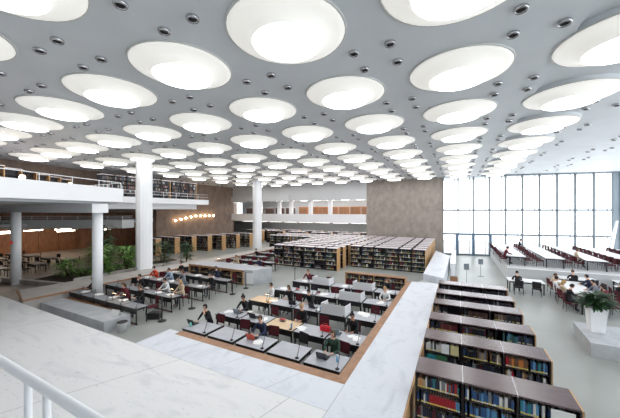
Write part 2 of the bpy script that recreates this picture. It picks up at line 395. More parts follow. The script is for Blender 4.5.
# ============================================================ COLUMNS
def column(x, y, r, z1, lab, name='column', fluted=True):
    root = thing(name, lab, 'column', (x, y, 0))
    if fluted:
        seg = 16; poly = []
        for k in range(seg):
            t = 2 * PI * (k + 0.5) / seg; rr = r * (1.0 if (k // 2) % 2 == 0 else 0.90)
            poly.append((rr * math.cos(t), rr * math.sin(t)))
        MB().prism(poly, 0, z1).build('shaft', M_white, root)
    else:
        MB().lathe([(r, 0), (r, z1)], seg=24).build('shaft', M_white, root)
    MB().lathe([(r * 1.06, 0.0), (r * 1.06, 0.08), (r * 1.01, 0.09)], seg=24).build('base_ring', M_offw, root)
    return root
column(-19.0, 7.14, 0.62, ZC, 'tall thick white fluted column rising among the plants to the ceiling')
column(-20.2, 22.6, 0.56, ZC, 'tall white fluted column beyond the wood-ended bookcases, reaching the ceiling')
column(-15.5, 2.25, 0.25, 5.1, 'slim round white column under the balcony, in front of the oak-faced ledge', fluted=False)
column(-25.4, 1.9, 0.28, 5.1, 'slim round white column under the balcony with a red dot sign', fluted=False)
for k, (px, py) in enumerate([(-26.5, 31.6), (-22.8, 31.6), (-20.6, 31.6), (-17.2, 31.6), (-14.0, 31.6)]):
    c = thing('gallery_column', 'short square white column standing on the back gallery, %s from the brown corner' % ORD[k], 'column', (px, py, 4.75), group='columns of the back gallery')
    MB().cbox(0, 0, -1.05, 0.5, 0.5, 3.5).build('shaft', M_white, c)

# ============================================================ BOOKS
PAL = {'navy': (30, 38, 64), 'blue': (48, 86, 134), 'teal': (40, 130, 140), 'black': (28, 28, 32), 'red': (168, 34, 48), 'maroon': (96, 34, 44),
       'white': (216, 214, 208), 'tan': (176, 146, 108), 'orange': (206, 122, 62), 'green': (60, 112, 78), 'grey': (120, 124, 130), 'brown': (112, 78, 56), 'sky-blue': (88, 146, 186)}
CM = {k: mat('book_cover_' + k.replace('-', '_'), rgb(*v), 0.5) for k, v in PAL.items()}
def book_mesh(sticker):
    b = MB(); t = 0.06
    b.box(-0.5, 0, 0, -0.5 + t * 1.5, 1, 1, 0); b.box(0.5 - t * 1.5, 0, 0, 0.5, 1, 1, 0)
    b.box(-0.5, -0.02, 0, 0.5, 0.03, 1, 0)
    b.box(-0.41, 0.03, 0.02, 0.41, 0.96, 0.97, 1)
    b.box(-0.5, -0.028, 0.05, 0.5, -0.02, 0.19, 2)
    return b.mesh('book', [CM['navy'], M_pages, sticker])
BM = [book_mesh(M_yell), book_mesh(M_whst)]
for m in BM: pass
BCOUNT = [0]; STUFF = {'v': [], 'f': [], 'c': []}
def stuff_book(x0, x1, y0, y1, z0, z1, c):
    n = len(STUFF['v'])
    STUFF['v'] += [(x0, y0, z0), (x1, y0, z0), (x1, y1, z0), (x0, y1, z0), (x0, y0, z1), (x1, y0, z1), (x1, y1, z1), (x0, y1, z1)]
    for q in ((4, 5, 6, 7), (0, 1, 5, 4), (1, 2, 6, 5), (2, 3, 7, 6), (3, 0, 4, 7)):
        STUFF['f'].append(tuple(n + i for i in q)); STUFF['c'].append(c)
def pick(weights):
    ks = list(weights); t = R.random() * sum(weights.values())
    for k in ks:
        t -= weights[k]
        if t <= 0: return k
    return ks[-1]
W_FAR = {'navy': 4, 'blue': 3, 'teal': 1, 'black': 5, 'red': 2, 'maroon': 3, 'white': 3, 'tan': 2, 'orange': 1, 'green': 1.2, 'grey': 3, 'brown': 2.5}
def fill(x0, x1, y, z, hmax, runs, where, single=True, depth=0.22, dirn=1, gap=0.05, wmin=0.03, wmax=0.055):
    """books along +x, spines at y facing -y (dirn 1) or +y (dirn -1). runs = list of (fraction, weights, uniform)"""
    x = x0; i = 0; out = []
    ri = 0; L = x1 - x0; acc = runs[0][0]; h0 = hmax * R.uniform(0.72, 0.9); th0 = R.uniform(wmin, wmax)
    while x < x1 - wmin:
        while ri < len(runs) - 1 and (x - x0) / L > acc:
            ri += 1; acc += runs[ri][0]; h0 = hmax * R.uniform(0.72, 0.92); th0 = R.uniform(wmin, wmax)
        fr, wt, uni = runs[ri]
        if wt is None: x = x0 + L * acc + 0.001; i = i; 
        if wt is None:
            if ri == len(runs) - 1: break
            continue
        th = th0 if uni else R.uniform(wmin, wmax); h = h0 if uni else hmax * R.uniform(0.62, 0.94)
        if x + th > x1: break
        c = pick(wt); dd = depth * R.uniform(0.85, 1.0)
        if single and BCOUNT[0] < 300:
            BCOUNT[0] += 1; i += 1
            o = bpy.data.objects.new('book', BM[0 if R.random() < 0.75 else 1]); col.objects.link(o)
            o.material_slots[0].link = 'OBJECT'; o.material_slots[0].material = CM[c]
            o.scale = (th * 0.96, dd, h); o.location = (x + th / 2, y, z)
            tag(o, '%s book, %s from the ledge end, %s' % (c, ORD[i - 1] if i <= 30 else 'number %d' % i, where), 'book', 'books ' + where)
        else:
            v = PAL[c]; k = R.uniform(0.6, 1.0); gm = sum(v) / 3
            cc = rgb(*[min(255, (q * 0.65 + gm * 0.35) * k) for q in v])
            if dirn > 0:
                stuff_book(x, x + th * 0.95, y, y + dd, z, z + h, cc)
                if not single or R.random() < 0.6: 
                    yc = (0.72, 0.62, 0.18, 1) if R.random() < 0.5 else (0.7, 0.7, 0.66, 1)
                    stuff_book(x + 0.002, x + th * 0.93, y - 0.004, y, z + 0.03, z + 0.06, yc)
            else: stuff_book(x, x + th * 0.95, y - dd, y, z, z + h, cc)
        x += th + (0.002 if R.random() < 0.93 else gap)

# ---- low bookcases on the right
ROWY = [0.55, 2.52, 4.2, 6.05, 7.7, 9.55]
XL, XR = 1.53, 4.45
BZ = [0.08, 0.44, 0.80, 1.14]
bayw = (XR - XL) / 3
def low_case():
    root = thing('low_bookcase', '', 'bookcase')
    d = 0.72; top = 1.5
    MB().box(0, 0.0, 0.0, 0.03, d, top - 0.03).build('end_panel', M_case, root)
    MB().box(3 * bayw - 0.03, 0.0, 0.0, 3 * bayw, d, top - 0.03).build('end_panel', M_case, root)
    MB().box(3 * bayw, -0.005, 0.0, 3 * bayw + 0.03, d + 0.005, top).build('oak_edge_panel', M_oakl, root)
    for k in (1, 2): MB().box(k * bayw - 0.02, 0.0, 0.0, k * bayw + 0.02, d, top - 0.04).build('divider', M_case, root)
    MB().box(0.03, d / 2 - 0.012, 0.08, 3 * bayw - 0.03, d / 2 + 0.012, top - 0.04).build('back_panel', M_case, root)
    MB().box(0.03, 0.04, 0.0, 3 * bayw - 0.03, d - 0.04, 0.05).build('plinth', M_black, root)
    for z in BZ:
        for k in range(3): MB().box(k * bayw + 0.03, 0.01, z - 0.03, (k + 1) * bayw - 0.03, d - 0.01, z - 0.005).build('shelf', M_case, root)
    for k in range(3): MB().box(k * bayw + 0.005, -0.01, top - 0.03, (k + 1) * bayw - 0.008, d + 0.01, top + 0.01).build('top_panel', M_dkwood, root)
    for k in (1, 2): MB().box(k * bayw - 0.008, -0.012, top - 0.03, k * bayw + 0.005, d + 0.012, top + 0.016).build('seam_strip', M_whitelam, root)
    return root
PC = Proto(low_case())
CASEN = ORD[:6]
for i, y in enumerate(ROWY):
    PC.put((XL, y, 0), 0, 'low dark double-sided bookcase beside the marble ledge, %s of six from the railing' % CASEN[i], 'low bookcases beside the marble ledge')
BLUES = {'blue': 4, 'teal': 1.5, 'sky-blue': 3, 'navy': 3, 'white': 0.6, 'green': 0.7}
MIX = {'navy': 3, 'black': 3, 'white': 2, 'red': 1, 'blue': 2, 'brown': 2, 'grey': 2, 'tan': 1.5, 'green': 1}
DARK = {'black': 5, 'navy': 4, 'grey': 1, 'maroon': 1, 'white': 0.5}
plan = {
 (0, 3): [[(0.18, {'orange': 2, 'tan': 3}, 0), (0.82, {'grey': 1, 'teal': 1, 'red': 1, 'white': 2, 'navy': 2, 'orange': 0.6}, 0)], [(1, {'blue': 3, 'white': 2, 'navy': 2, 'sky-blue': 2, 'grey': 1}, 0)], [(0.7, BLUES, 0), (0.1, {'teal': 1}, 1), (0.2, None, 0)]],
 (0, 2): [[(0.25, MIX, 0), (0.62, {'red': 1}, 1), (0.13, {'sky-blue': 1, 'grey': 1}, 0)], [(0.5, {'blue': 1, 'navy': 1, 'sky-blue': 1, 'teal': 1}, 0), (0.5, BLUES, 0)], [(1, BLUES, 0)]],
 (0, 1): [[(0.8, DARK, 0), (0.2, {'maroon': 1}, 0)], [(0.6, {'green': 2, 'blue': 2, 'white': 1, 'red': 0.6}, 0), (0.4, BLUES, 0)], [(1, {'blue': 2, 'navy': 2, 'green': 1}, 0)]],
 (1, 3): [[(0.5, {'black': 2, 'white': 3, 'grey': 1}, 0), (0.5, {'tan': 1, 'white': 2}, 0)], [(1, MIX, 0)], [(0.08, {'red': 1}, 1), (0.5, {'tan': 1, 'brown': 2, 'orange': 1}, 1), (0.42, BLUES, 0)]],
 (1, 2): [[(0.3, {'teal': 1}, 1), (0.3, {'green': 1}, 1), (0.4, DARK, 0)], [(1, DARK, 0)], [(1, MIX, 0)]],
 (2, 3): [[(0.3, DARK, 0), (0.6, {'maroon': 3, 'brown': 1}, 1), (0.1, None, 0)], [(1, DARK, 1)], [(0.15, None, 0), (0.4, {'teal': 2, 'sky-blue': 1}, 0), (0.45, {'navy': 2, 'blue': 2}, 0)]],
 (3, 3): [[(0.15, {'orange': 1, 'tan': 1}, 0), (0.4, DARK, 0), (0.45, None, 0)], [(0.25, DARK, 0), (0.75, {'maroon': 1, 'brown': 2}, 1)], [(0.1, None, 0), (0.4, {'tan': 1, 'brown': 2}, 1), (0.5, {'navy': 1, 'black': 1}, 1)]],
}
BAYN = ['ledge-side', 'middle', 'aisle-side']; SHN = {3: 'top', 2: 'second', 1: 'third', 0: 'bottom'}
for key in [(0, 3), (0, 2), (0, 1), (1, 3), (1, 2), (2, 3), (3, 3), (4, 3), (5, 3), (0, 0), (1, 1), (1, 0), (2, 2), (3, 2), (2, 1), (2, 0), (3, 1), (4, 2), (5, 2)]:
    ci, si = key
    for b in range(3):
        runs = plan.get(key, [[(1, DARK, 0)]] * 3)[b]
        where = '%s bay, %s shelf, %s low bookcase back' % (BAYN[b], SHN[si], CASEN[ci])
        fill(XL + b * bayw + 0.045, XL + (b + 1) * bayw - 0.045, ROWY[ci] + 0.035, BZ[si] - 0.004, 0.3, runs, where, True)
o = MB().cbox(0, 0, 0, 0.36, 0.02, 0.42).build('notice_sheet', M_paper, None, (XR - 0.28, ROWY[0] - 0.02, 1.0))
tag(o, 'white notice sheet fixed at the aisle end of the first low bookcase', 'notice')
for x, c, n in ((XL + 0.2, CM['teal'], 'dark teal'), (XL + 0.5, CM['green'], 'green')):
    o = MB().cbox(0, 0, 0, 0.2, 0.02, 0.24).build('display_book', [c], None, (x, ROWY[1] + 0.02, BZ[2]))
    tag(o, '%s book shown face-on, second shelf of the second low bookcase' % n, 'book', 'face-on display books')
for x, c, n in ((XL + 0.56, M_paper, 'white'), (XL + 0.8, mat('pale_yellow_cover', rgb(215, 205, 150)), 'pale yellow')):
    o = MB().cbox(0, 0, 0, 0.2, 0.02, 0.27).build('display_book', [c], None, (x, ROWY[1] + 0.01, BZ[3]))
    tag(o, '%s book shown face-on, top shelf of the second low bookcase' % n, 'book', 'face-on display books')

# ---- tall bookcase blocks
def tall_case(nb, bwid, d, h, nsh, endmat, leftmat=None):
    leftmat = leftmat or M_caseblk
    root = thing('tall_bookcase', '', 'bookcase'); L = nb * bwid
    MB().box(0, 0, 0, 0.05, d, h).build('end_panel', leftmat, root); MB().box(L - 0.05, 0, 0, L, d, h).build('end_panel', endmat, root)
    MB().box(0.05, d / 2 - 0.01, 0.05, L - 0.05, d / 2 + 0.01, h - 0.04).build('back_panel', M_caseblk, root)
    MB().box(0.05, 0.03, 0, L - 0.05, d - 0.03, 0.08).build('plinth', M_black, root)
    for k in range(1, nb): MB().box(k * bwid - 0.02, 0, 0, k * bwid + 0.02, d, h).build('divider', M_caseblk, root)
    for k in range(nsh): 
        z = 0.1 + k * (h - 0.12) / nsh
        MB().box(0.05, 0.005, z - 0.02, L - 0.05, d - 0.005, z).build('shelf', M_caseblk, root)
    for k in range(nb): MB().box(k * bwid + (0.11 if k else 0), -0.02, h, (k + 1) * bwid - (0.11 if k < nb - 1 else 0), d + 0.02, h + 0.045).build('top_panel', M_pinkw, root)
    MB().box(0.06, 0.1, h - 0.0, L - 0.06, d - 0.1, h + 0.02).build('top_rail', M_caseblk, root)
    return root
HT = 1.93; NS = 5
def shelf_fill(x0, nb, bwid, y, d, levels, dens=1.0):
    for k in range(NS):
        if k not in levels: continue
        z = 0.1 + k * (HT - 0.12) / NS
        for b in range(nb):
            if R.random() < 0.03: continue
            fill(x0 + b * bwid + 0.04, x0 + (b + 1) * bwid - 0.05, y + 0.03, z, 0.31, [(R.uniform(0.5, 0.9), W_FAR, 0), (0.5, None if R.random() < 0.5 else W_FAR, 0)], '', False, 0.2, wmin=0.045, wmax=0.085)
PA = Proto(tall_case(3, 1.09, 0.72, HT, NS, M_oakl)); PD = Proto(tall_case(3, 1.09, 0.72, HT, NS, M_caseblk))
for r in range(10):
    y = 16.5 + r * 1.46
    for h in (0, 1):
        x = -13.4 + h * 3.29
        (PA if h else PD).put((x, y, 0), 0, 'tall pale-topped bookcase of the central block, %s half, %s row back' % (('plant-side', 'aisle-side')[h], ORD[r]), 'bookcases in the central left block')
        shelf_fill(x, 3, 1.09, y, 0.72, (0, 1, 2, 3, 4) if r == 0 else (3, 4))
for r in range(8):
    y = 19.0 + r * 1.46
    for h in (0, 1):
        x = -6.5 + h * 3.27
        (PA if h else PD).put((x, y, 0), 0, 'tall pale-topped bookcase before the concrete wall, %s half, %s row back' % (('aisle-side', 'window-side')[h], ORD[r]), 'bookcases before the concrete wall')
        shelf_fill(x, 3, 1.09, y, 0.72, (0, 1, 2, 3, 4) if r == 0 else (3, 4))
PCs = Proto(tall_case(3, 1.1, 0.72, HT, NS, M_oakl))
ce = [(-27.7, 18.9), (-26.5, 20.4), (-25.6, 22.0), (-24.9, 24.0), (-24.2, 26.0)]
for r, (x, y) in enumerate([(-28.6, 14.6), (-28.2, 16.8)] + ce):
    PCs.put((x - 3.3, y, 0), 0, 'tall bookcase with light oak end near the brown wall, %s from the plants' % ORD[r], 'oak-ended bookcases on the left')
    shelf_fill(x - 3.3, 3, 1.1, y, 0.72, (0, 1, 2, 3, 4))
    if r > 1:
        PCs.put((x - 6.7 if x - 6.7 > -31.9 else -31.95 + 0, y + 0, 0), 0, None) if False else None
# shelves at ground level beyond the back gallery, and on the gallery
for j in range(2):
  for k in range(5):
    x = -30 + k * 4.2 + j * 1.4; y = 32.2 + j * 2.6
    PCs.put((x, y, 0), 0, 'tall bookcase in the shade below the back gallery, %s row, %s from the concrete wall' % (ORD[j], ORD[4 - k]), 'bookcases below the back gallery')
    shelf_fill(x, 3, 1.1, y, 0.72, (2, 3, 4) if j == 0 else (4,))
M_orange = mat('orange_wood', rgb(196, 128, 72), 0.5)
for k in range(7):
    x = -20.6 + k * 1.75
    g = thing('gallery_cabinet', 'orange wooden cabinet on the back gallery, %s from the concrete wall' % ORD[6 - k], 'cabinet', (x, 34.0, 3.7), group='orange cabinets on the back gallery')
    MB().box(0, 0, 0, 1.5, 0.5, 2.15).build('carcass', M_orange, g)
    for q in (0.05, 0.78): MB().box(q, -0.02, 0.1, q + 0.67, 0, 2.05).build('door', M_oak, g)
for k in range(5):
    x = -31.5 + k * 2.1
    g = thing('gallery_bookcase', 'dark bookcase on the back gallery, %s from the fluted column' % ORD[4 - k], 'bookcase', (x, 34.0, 3.7), group='dark bookcases on the back gallery')
    MB().box(0, 0, 0, 1.5, 0.5, 2.0).build('carcass', noisy('dark_brown_case', rgb(96, 70, 58), rgb(60, 46, 44), nscale=9) if 'dark_brown_case' not in MATS else MATS['dark_brown_case'], g)
    MB().box(0, -0.02, 2.0, 1.5, 0.52, 2.05).build('top_panel', M_pinkw, g)
M_panel = mat('luminous_panel', (1, 1, 1, 1), 0.5, emit=(1, 0.97, 0.92, 1), es=10)
for i in range(8):
    for j in range(3):
        o = MB().box(-0.7, -0.35, -0.05, 0.7, 0.35, 0).build('ceiling_panel_light', M_panel, None, (-29.5 + i * 2.8, 33.5 + j * 4, 7.2))
        tag(o, 'square luminous ceiling panel over the back gallery, %s row, %s from the concrete wall' % (ORD[j], ORD[7 - i]), 'ceiling light', 'ceiling panels over the back gallery')
        o = MB().box(-1.1, -0.2, -0.06, 1.1, 0.2, 0).build('added_fill_light', M_panel, None, (-29.5 + i * 2.8, 32.3 + j * 3.5, 3.5))  # added light source, brightens the room below the gallery
        tag(o, 'added fill light under the back gallery, %s row, %s from the concrete wall' % (ORD[j], ORD[7 - i]), 'ceiling light', 'added fill lights under the back gallery')
def side_books(x, y0, y1, z, n=2):
    """book spines towards +x"""
    for lv in range(n):
        y = y0; zz = z - lv * 0.362
        while y < y1:
            t = R.uniform(0.05, 0.09); v = PAL[pick(W_FAR)]; v = [q * 0.45 + sum(v) / 9 + 12 for q in v]; h = R.uniform(0.2, 0.3)
            if R.random() > 0.06: stuff_book(x - 0.2, x, y, y + t * 0.92, zz, zz + h, rgb(*v))
            y += t
for r in range(3):
    PCs.put((-25.3 - r * 0.02, 7.3 + r * 3.5, 6.5), PI / 2, 'tall bookcase on the upper gallery, %s from the big balcony' % ORD[r], 'bookcases on the upper gallery')
    side_books(-25.36 - r * 0.02, 7.4 + r * 3.5, 10.5 + r * 3.5, 6.5 + 0.1 + 4 * 0.362, 4)
for r, y in enumerate((25.2, 26.9, 28.6)):
    for h in (0, 1):
        x = -20.2 + h * 3.4 
        if abs(x + 1.6 + 20.2) < 1.5 and y < 24: continue
        PCs.put((x, y, 0), 0, 'tall bookcase between the far fluted column and central block, %s unit, %s row back' % (ORD[h], ORD[r]), 'bookcases behind the far column')
        shelf_fill(x, 3, 1.1, y, 0.72, (2, 3, 4))
# wooden low shelf closing the pit
ls = thing('low_oak_shelf', 'long low oak bookshelf closing the far end of the sunken reading area', 'bookshelf', (-4.4, 11.85, 0))
MB().box(0, 0, 0.99, 3.95, 0.5, 1.04).build('top_panel', M_oak, ls)
MB().box(0, 0, 0, 0.06, 0.5, 0.99).build('end_panel', M_oakl, ls); MB().box(3.89, 0, 0, 3.95, 0.5, 0.99).build('end_panel', M_oakl, ls)
MB().box(0.06, 0.44, 0, 3.89, 0.48, 0.99).build('back_panel', M_case, ls)
for k in range(1, 4): MB().box(k * 0.98 - 0.02, 0.01, 0, k * 0.98 + 0.02, 0.44, 0.99).build('divider', M_oakl, ls)
for z in (0.05, 0.36, 0.67): MB().box(0.06, 0.02, z - 0.02, 3.89, 0.44, z).build('shelf', M_case, ls)
for z in (0.05, 0.36, 0.67):
    for b in range(4): fill(-4.4 + b * 0.98 + 0.05, -4.4 + b * 0.98 + 0.9, 11.92, z, 0.27, [(1, W_FAR, 0)], '', False)
# counter shelf of the planting-side area with grey end block
cs = thing('oak_counter_shelf', 'long oak-edged shelf counter with books, ending in a grey block, behind the planting-side desks', 'counter', (-16.4, 9.1, 0))
MB().box(0, 0.02, 1.0, 5.45, 1.7, 1.05).build('counter_top', M_ptop, cs)
MB().box(0, -0.02, 0.9, 5.45, 0.02, 1.05).build('front_edge', M_oak, cs)
MB().box(0, 0.5, 0, 5.45, 0.55, 1.0).build('back_panel', M_case, cs)
for k in range(6): MB().box(k * 1.08, 0.0, 0, k * 1.08 + 0.05, 0.5, 0.9).build('divider', M_oakl, cs)
for z in (0.06, 0.48): MB().box(0, 0.02, z - 0.03, 5.45, 0.5, z).build('shelf', M_case, cs)
for z in (0.06, 0.48):
    for b in range(5): fill(-16.4 + b * 1.08 + 0.07, -16.4 + b * 1.08 + 1.0, 9.2, z, 0.32, [(1, {'black': 3, 'brown': 2, 'maroon': 2, 'navy': 1, 'tan': 1}, 0)], '', False)
MB().prism([(5.46, 0.1), (6.1, 0.3), (6.75, 1.7), (5.46, 1.7)], 0, 1.05).build('end_block', M_gstone, cs)
MB().cbox(5.9, 0.19, 0.1, 0.5, 0.012, 0.75, rz=0.23).build('panel_door', M_whitelam, cs)

# the stuff mesh of all remaining books
me = bpy.data.meshes.new('distant_books'); me.from_pydata(STUFF['v'], [], STUFF['f'])
ca = me.color_attributes.new('Col', 'FLOAT_COLOR', 'CORNER'); flat = []
for f, c in zip(STUFF['f'], STUFF['c']): flat += list(c) * 4
ca.data.foreach_set('color', flat); me.materials.append(M_bookattr); me.update()
o = bpy.data.objects.new('distant_books', me); col.objects.link(o)
tag(o, 'countless small books filling the shelves of the farther bookcases', 'books', kind='stuff')

# ============================================================ DESKS AND CHAIRS
def desk(w, d, topm, name='reading_desk', apron=0.2, lamp=True, sled=False):
    root = thing(name, '', 'desk')
    MB().box(-w / 2, 0, 0.72, w / 2, d, 0.75).build('desktop', topm, root)
    MB().box(-w / 2 + 0.01, -0.012, 0.715, w / 2 - 0.01, 0, 0.752).box(-w / 2 - 0.012, -0.012, 0.715, -w / 2, d, 0.752).box(w / 2, -0.012, 0.715, w / 2 + 0.012, d, 0.752).build('edge_band', M_black, root)
    MB().box(-w / 2 + 0.005, 0.0, 0.72 - apron, w / 2 - 0.005, 0.03, 0.716).box(-w / 2, 0.03, 0.66, -w / 2 + 0.025, d - 0.22, 0.716).box(w / 2 - 0.025, 0.03, 0.66, w / 2, d - 0.22, 0.716).box(-w / 2 + 0.03, d - 0.25, 0.66, w / 2 - 0.03, d - 0.22, 0.718).build('apron', M_black, root)
    for sx in (-1, 1):
        for y in (0.05, d - 0.08): MB().cbox(sx * (w / 2 - 0.05), y, 0, 0.05, 0.05, 0.72).build('leg', M_black, root)
    if sled: MB().box(-w / 2 + 0.02, 0.05, 0.02, w / 2 - 0.02, 0.13, 0.06).build('foot_bar', mat('brown_foot_bar', rgb(96, 66, 56), 0.5), root)
    if lamp:
        l = MB().lathe([(0.06, 0.752), (0.06, 0.772), (0.02, 0.782)], w / 2 - 0.12, 0.1, 10); l.build('lamp_base', M_black, root)
        MB().tube([(w / 2 - 0.12, 0.1, 0.77), (w / 2 - 0.10, 0.18, 1.0), (w / 2 - 0.09, 0.22, 1.13)], 0.009, 6).build('lamp_arm', M_black, root)
        MB().tube([(w / 2 - 0.09, 0.22, 1.13), (w / 2 - 0.17, 0.30, 1.09)], 0.018, 6).build('lamp_head', M_black, root)
    return root
def chair(fabric, name='reading_chair'):
    root = thing(name, '', 'chair')      # faces -y
    def pad(x0, y0, z0, x1, y1, z1, nm, rx=0.0):
        me = MB().box(x0, y0, z0, x1, y1, z1); o = me.build(nm, fabric, root)
        bm = bmesh.new(); bm.from_mesh(o.data)
        bmesh.ops.bevel(bm, geom=bm.edges[:], offset=0.018, segments=2, affect='EDGES'); bm.to_mesh(o.data); bm.free()
        if rx: o.rotation_euler = (rx, 0, 0)
        return o
    pad(-0.23, -0.23, 0.42, 0.23, 0.23, 0.48, 'seat')
    b = pad(-0.22, -0.02, 0.0, 0.22, 0.025, 0.36, 'backrest', -0.12); b.location = (0, 0.23, 0.56)
    for sx in (-1, 1):
        for y in (-0.2, 0.2): MB().tube([(sx * 0.21, y, 0.42), (sx * 0.23, y * 1.1, 0.0)], 0.013, 6).build('leg', M_black, root)
        MB().tube([(sx * 0.2, 0.21, 0.42), (sx * 0.2, 0.25, 0.62), (sx * 0.2, 0.28, 0.88)], 0.012, 6).build('back_post', M_black, root)
    return root
D1 = Proto(desk(1.16, 0.88, M_ptop, apron=0.26)); D2 = Proto(desk(1.24, 0.86, M_ptop)); D3 = Proto(desk(1.18, 0.8, M_ptopd, sled=True))
CH = Proto(chair(M_maroon)); CHB = Proto(chair(mat('black_fabric', rgb(34, 32, 36), 0.9)))
PY = [0.93, 2.63, 4.83, 7.0, 9.1]; PX = [-1.06, -2.37, -3.67, -4.97, -6.28]
RN = ['front', 'second', 'third', 'fourth', 'rear']
DN = ['ledge-end', 'second', 'middle', 'fourth', 'aisle-end']
oak_desks = {(2, 3): 1, (1, 2): 1, (2, 4): 1}
occupied = {(0, 4), (0, 2), (0, 0), (1, 4), (2, 4), (1, 2), (2, 3), (2, 2), (4, 4), (1, 0), (4, 0), (3, 4)}
for r, y in enumerate(PY):
    for k, x in enumerate(PX):
        D = D1 if r == 0 else D2
        o = D.put((x, y, 0), 0, 'grey-topped %s reading desk of the %s row in the sunken area' % (DN[k], RN[r]), 'reading desks in the sunken area')
        if (r, k) in ((1, 2), (2, 4)):
            for ch in o.children:
                if ch.name.startswith('desktop'):
                    ch.data = ch.data.copy(); ch.data.materials[0] = mat('pale_oak_laminate', rgb(214, 186, 150), 0.4)
                    o['label'] = '%s reading desk with pale wooden top, %s row of the sunken area' % (DN[k], RN[r])
        cy = y + 0.86 + (0.34 if r == 0 else 0.42)
        (CH if R.random() < 0.75 else CHB).put((x + R.uniform(-0.12, 0.12), cy, 0), R.uniform(-0.25, 0.25),
            'chair behind the %s reading desk of the %s row in the sunken area' % (DN[k], RN[r]), 'chairs in the sunken area')
# carrel screens (white three-sided)
def carrel():
    o = thing('carrel_screen', '', 'desk screen')
    MB().box(-0.56, 0.0, 0.0, 0.56, 0.02, 0.42).build('back_screen', M_whitelam, o)
    for sx in (-1, 1):
        x = sx * 0.55
        m = MB(); n = 0
        m.v = [(x - .01, .02, 0), (x + .01, .02, 0), (x + .01, .72, 0), (x - .01, .72, 0), (x - .01, .02, .42), (x + .01, .02, .42), (x + .01, .72, .36), (x - .01, .72, .36)]
        for q in ((0, 3, 2, 1), (4, 5, 6, 7), (0, 1, 5, 4), (1, 2, 6, 5), (2, 3, 7, 6), (3, 0, 4, 7)): m.f.append(q); m.m.append(0); m.sm.append(False)
        m.build('side_screen', M_whitelam, o)
    return o
CR = Proto(carrel())
for (r, k) in ((2, 1), (3, 1), (4, 1), (4, 3)):
    CR.put((PX[k], PY[r] + 0.06, 0.752), 0, 'white three-sided screen on the %s desk of the %s row' % (DN[k], RN[r]), 'white carrel screens')
# left reading area
LY = [1.4, 3.2, 5.2, 7.1]; LX = [-16.0, -14.75, -13.56, -12.34, -11.12]
for r, y in enumerate(LY):
    for k, x in enumerate(LX):
        od = D3.put((x, y, 0), 0, 'dark grey desk beside the planting, %s row back, %s from the oak-faced ledge' % (ORD[r], ORD[k]), 'desks in the left reading area')
        if r == 0: od.scale = (1, 0.72, 1)
        if r == 0 and k == 0: x -= 0.2
        (CHB if R.random() < 0.6 else CH).put((x + R.uniform(-0.05, 0.05), y + 1.15, 0), R.uniform(-0.3, 0.3),
            'chair in the planting-side area, %s row back, %s from the oak-faced ledge' % (ORD[r], ORD[k]), 'chairs in the left reading area')
fy = [11.6, 13.6, 15.8, 18.0, 20.2, 22.4]
for r, y in enumerate(fy):
    for k, x in enumerate([-15.9, -14.66, -13.42, -12.18] if y < 15 else [-15.9, -14.66]):
        D3.put((x, y, 0), 0, 'dark desk beyond the oak counter, %s row back, %s from the oak-faced ledge' % (ORD[r], ORD[k]), 'desks beyond the oak counter')
        CH.put((x, y + 1.15, 0), R.uniform(-0.3, 0.3), 'maroon chair beyond the oak counter, %s row back, %s from the oak-faced ledge' % (ORD[r], ORD[k]), 'chairs beyond the oak counter')
# far left room under the galleries
FT = Proto(desk(1.5, 0.8, M_ptopd, name='study_table', lamp=False))
for r in range(4):
    for k in range(4):
        x = -39 + r * 3.2; y = -1.5 + k * 2.3 + r * 0.3
        if x > -28 and y > 2: continue
        FT.put((x, y, 0), 0, 'dark study table under the galleries, %s file from the timber wall, %s back' % (ORD[r], ORD[k]), 'study tables under the left gallery')
        CHB.put((x - 0.35, y + 1.05, 0), R.uniform(-0.4, 0.4), 'black chair behind the study table, %s file from the timber wall, %s back' % (ORD[r], ORD[k]), 'chairs under the left gallery')
        CHB.put((x + 0.35, y - 0.4, 0), PI + R.uniform(-0.4, 0.4), 'black chair before the study table, %s file from the timber wall, %s back' % (ORD[r], ORD[k]), 'chairs under the left gallery')

# right-hand raised platform with tables
struct('trim_platform', MB().prism([(5.7, 19.25), (16.6, 19.4), (16.6, 33.5), (5.7, 32.0)], 0, 0.95), M_offw)
struct('trim_platform_nosing', MB().prism([(5.66, 19.2), (16.6, 19.35), (16.6, 19.6), (5.7, 19.45)], 0.95, 0.99), M_whitelam)
def long_table(L, w, name='long_table'):
    o = thing(name, '', 'table')
    MB().box(-w / 2, 0, 0.70, w / 2, L, 0.74).build('tabletop', M_whitelam, o)
    MB().box(-w / 2 + 0.1, 0.15, 0.6, w / 2 - 0.1, L - 0.15, 0.70).build('apron', M_black, o)
    for x in (-w / 2 + 0.08, w / 2 - 0.08):
        for y in (0.1, L - 0.1): MB().cbox(x, y, 0, 0.06, 0.06, 0.7).build('leg', M_black, o)
    return o
LT = Proto(long_table(9.0, 1.15)); 
for k in range(5):
    x = 6.5 + k * 2.3
    LT.put((x, 20.6, 0.95), 0, 'long white table on the raised platform, %s from the glass doors' % ORD[k], 'long tables on the platform')
    for j in range(9):
        for sx in (-1, 1):
            CH.put((x + sx * 0.80, 21.1 + j * 1.0, 0.95), -sx * PI / 2 + R.uniform(-0.2, 0.2),
                   'maroon platform chair, %s side of %s long table, %s from the front' % (('door', 'far')[sx > 0], ORD[k], ORD[j]), 'chairs on the platform')
MT = Proto(long_table(4.9, 1.0, 'reading_table'))
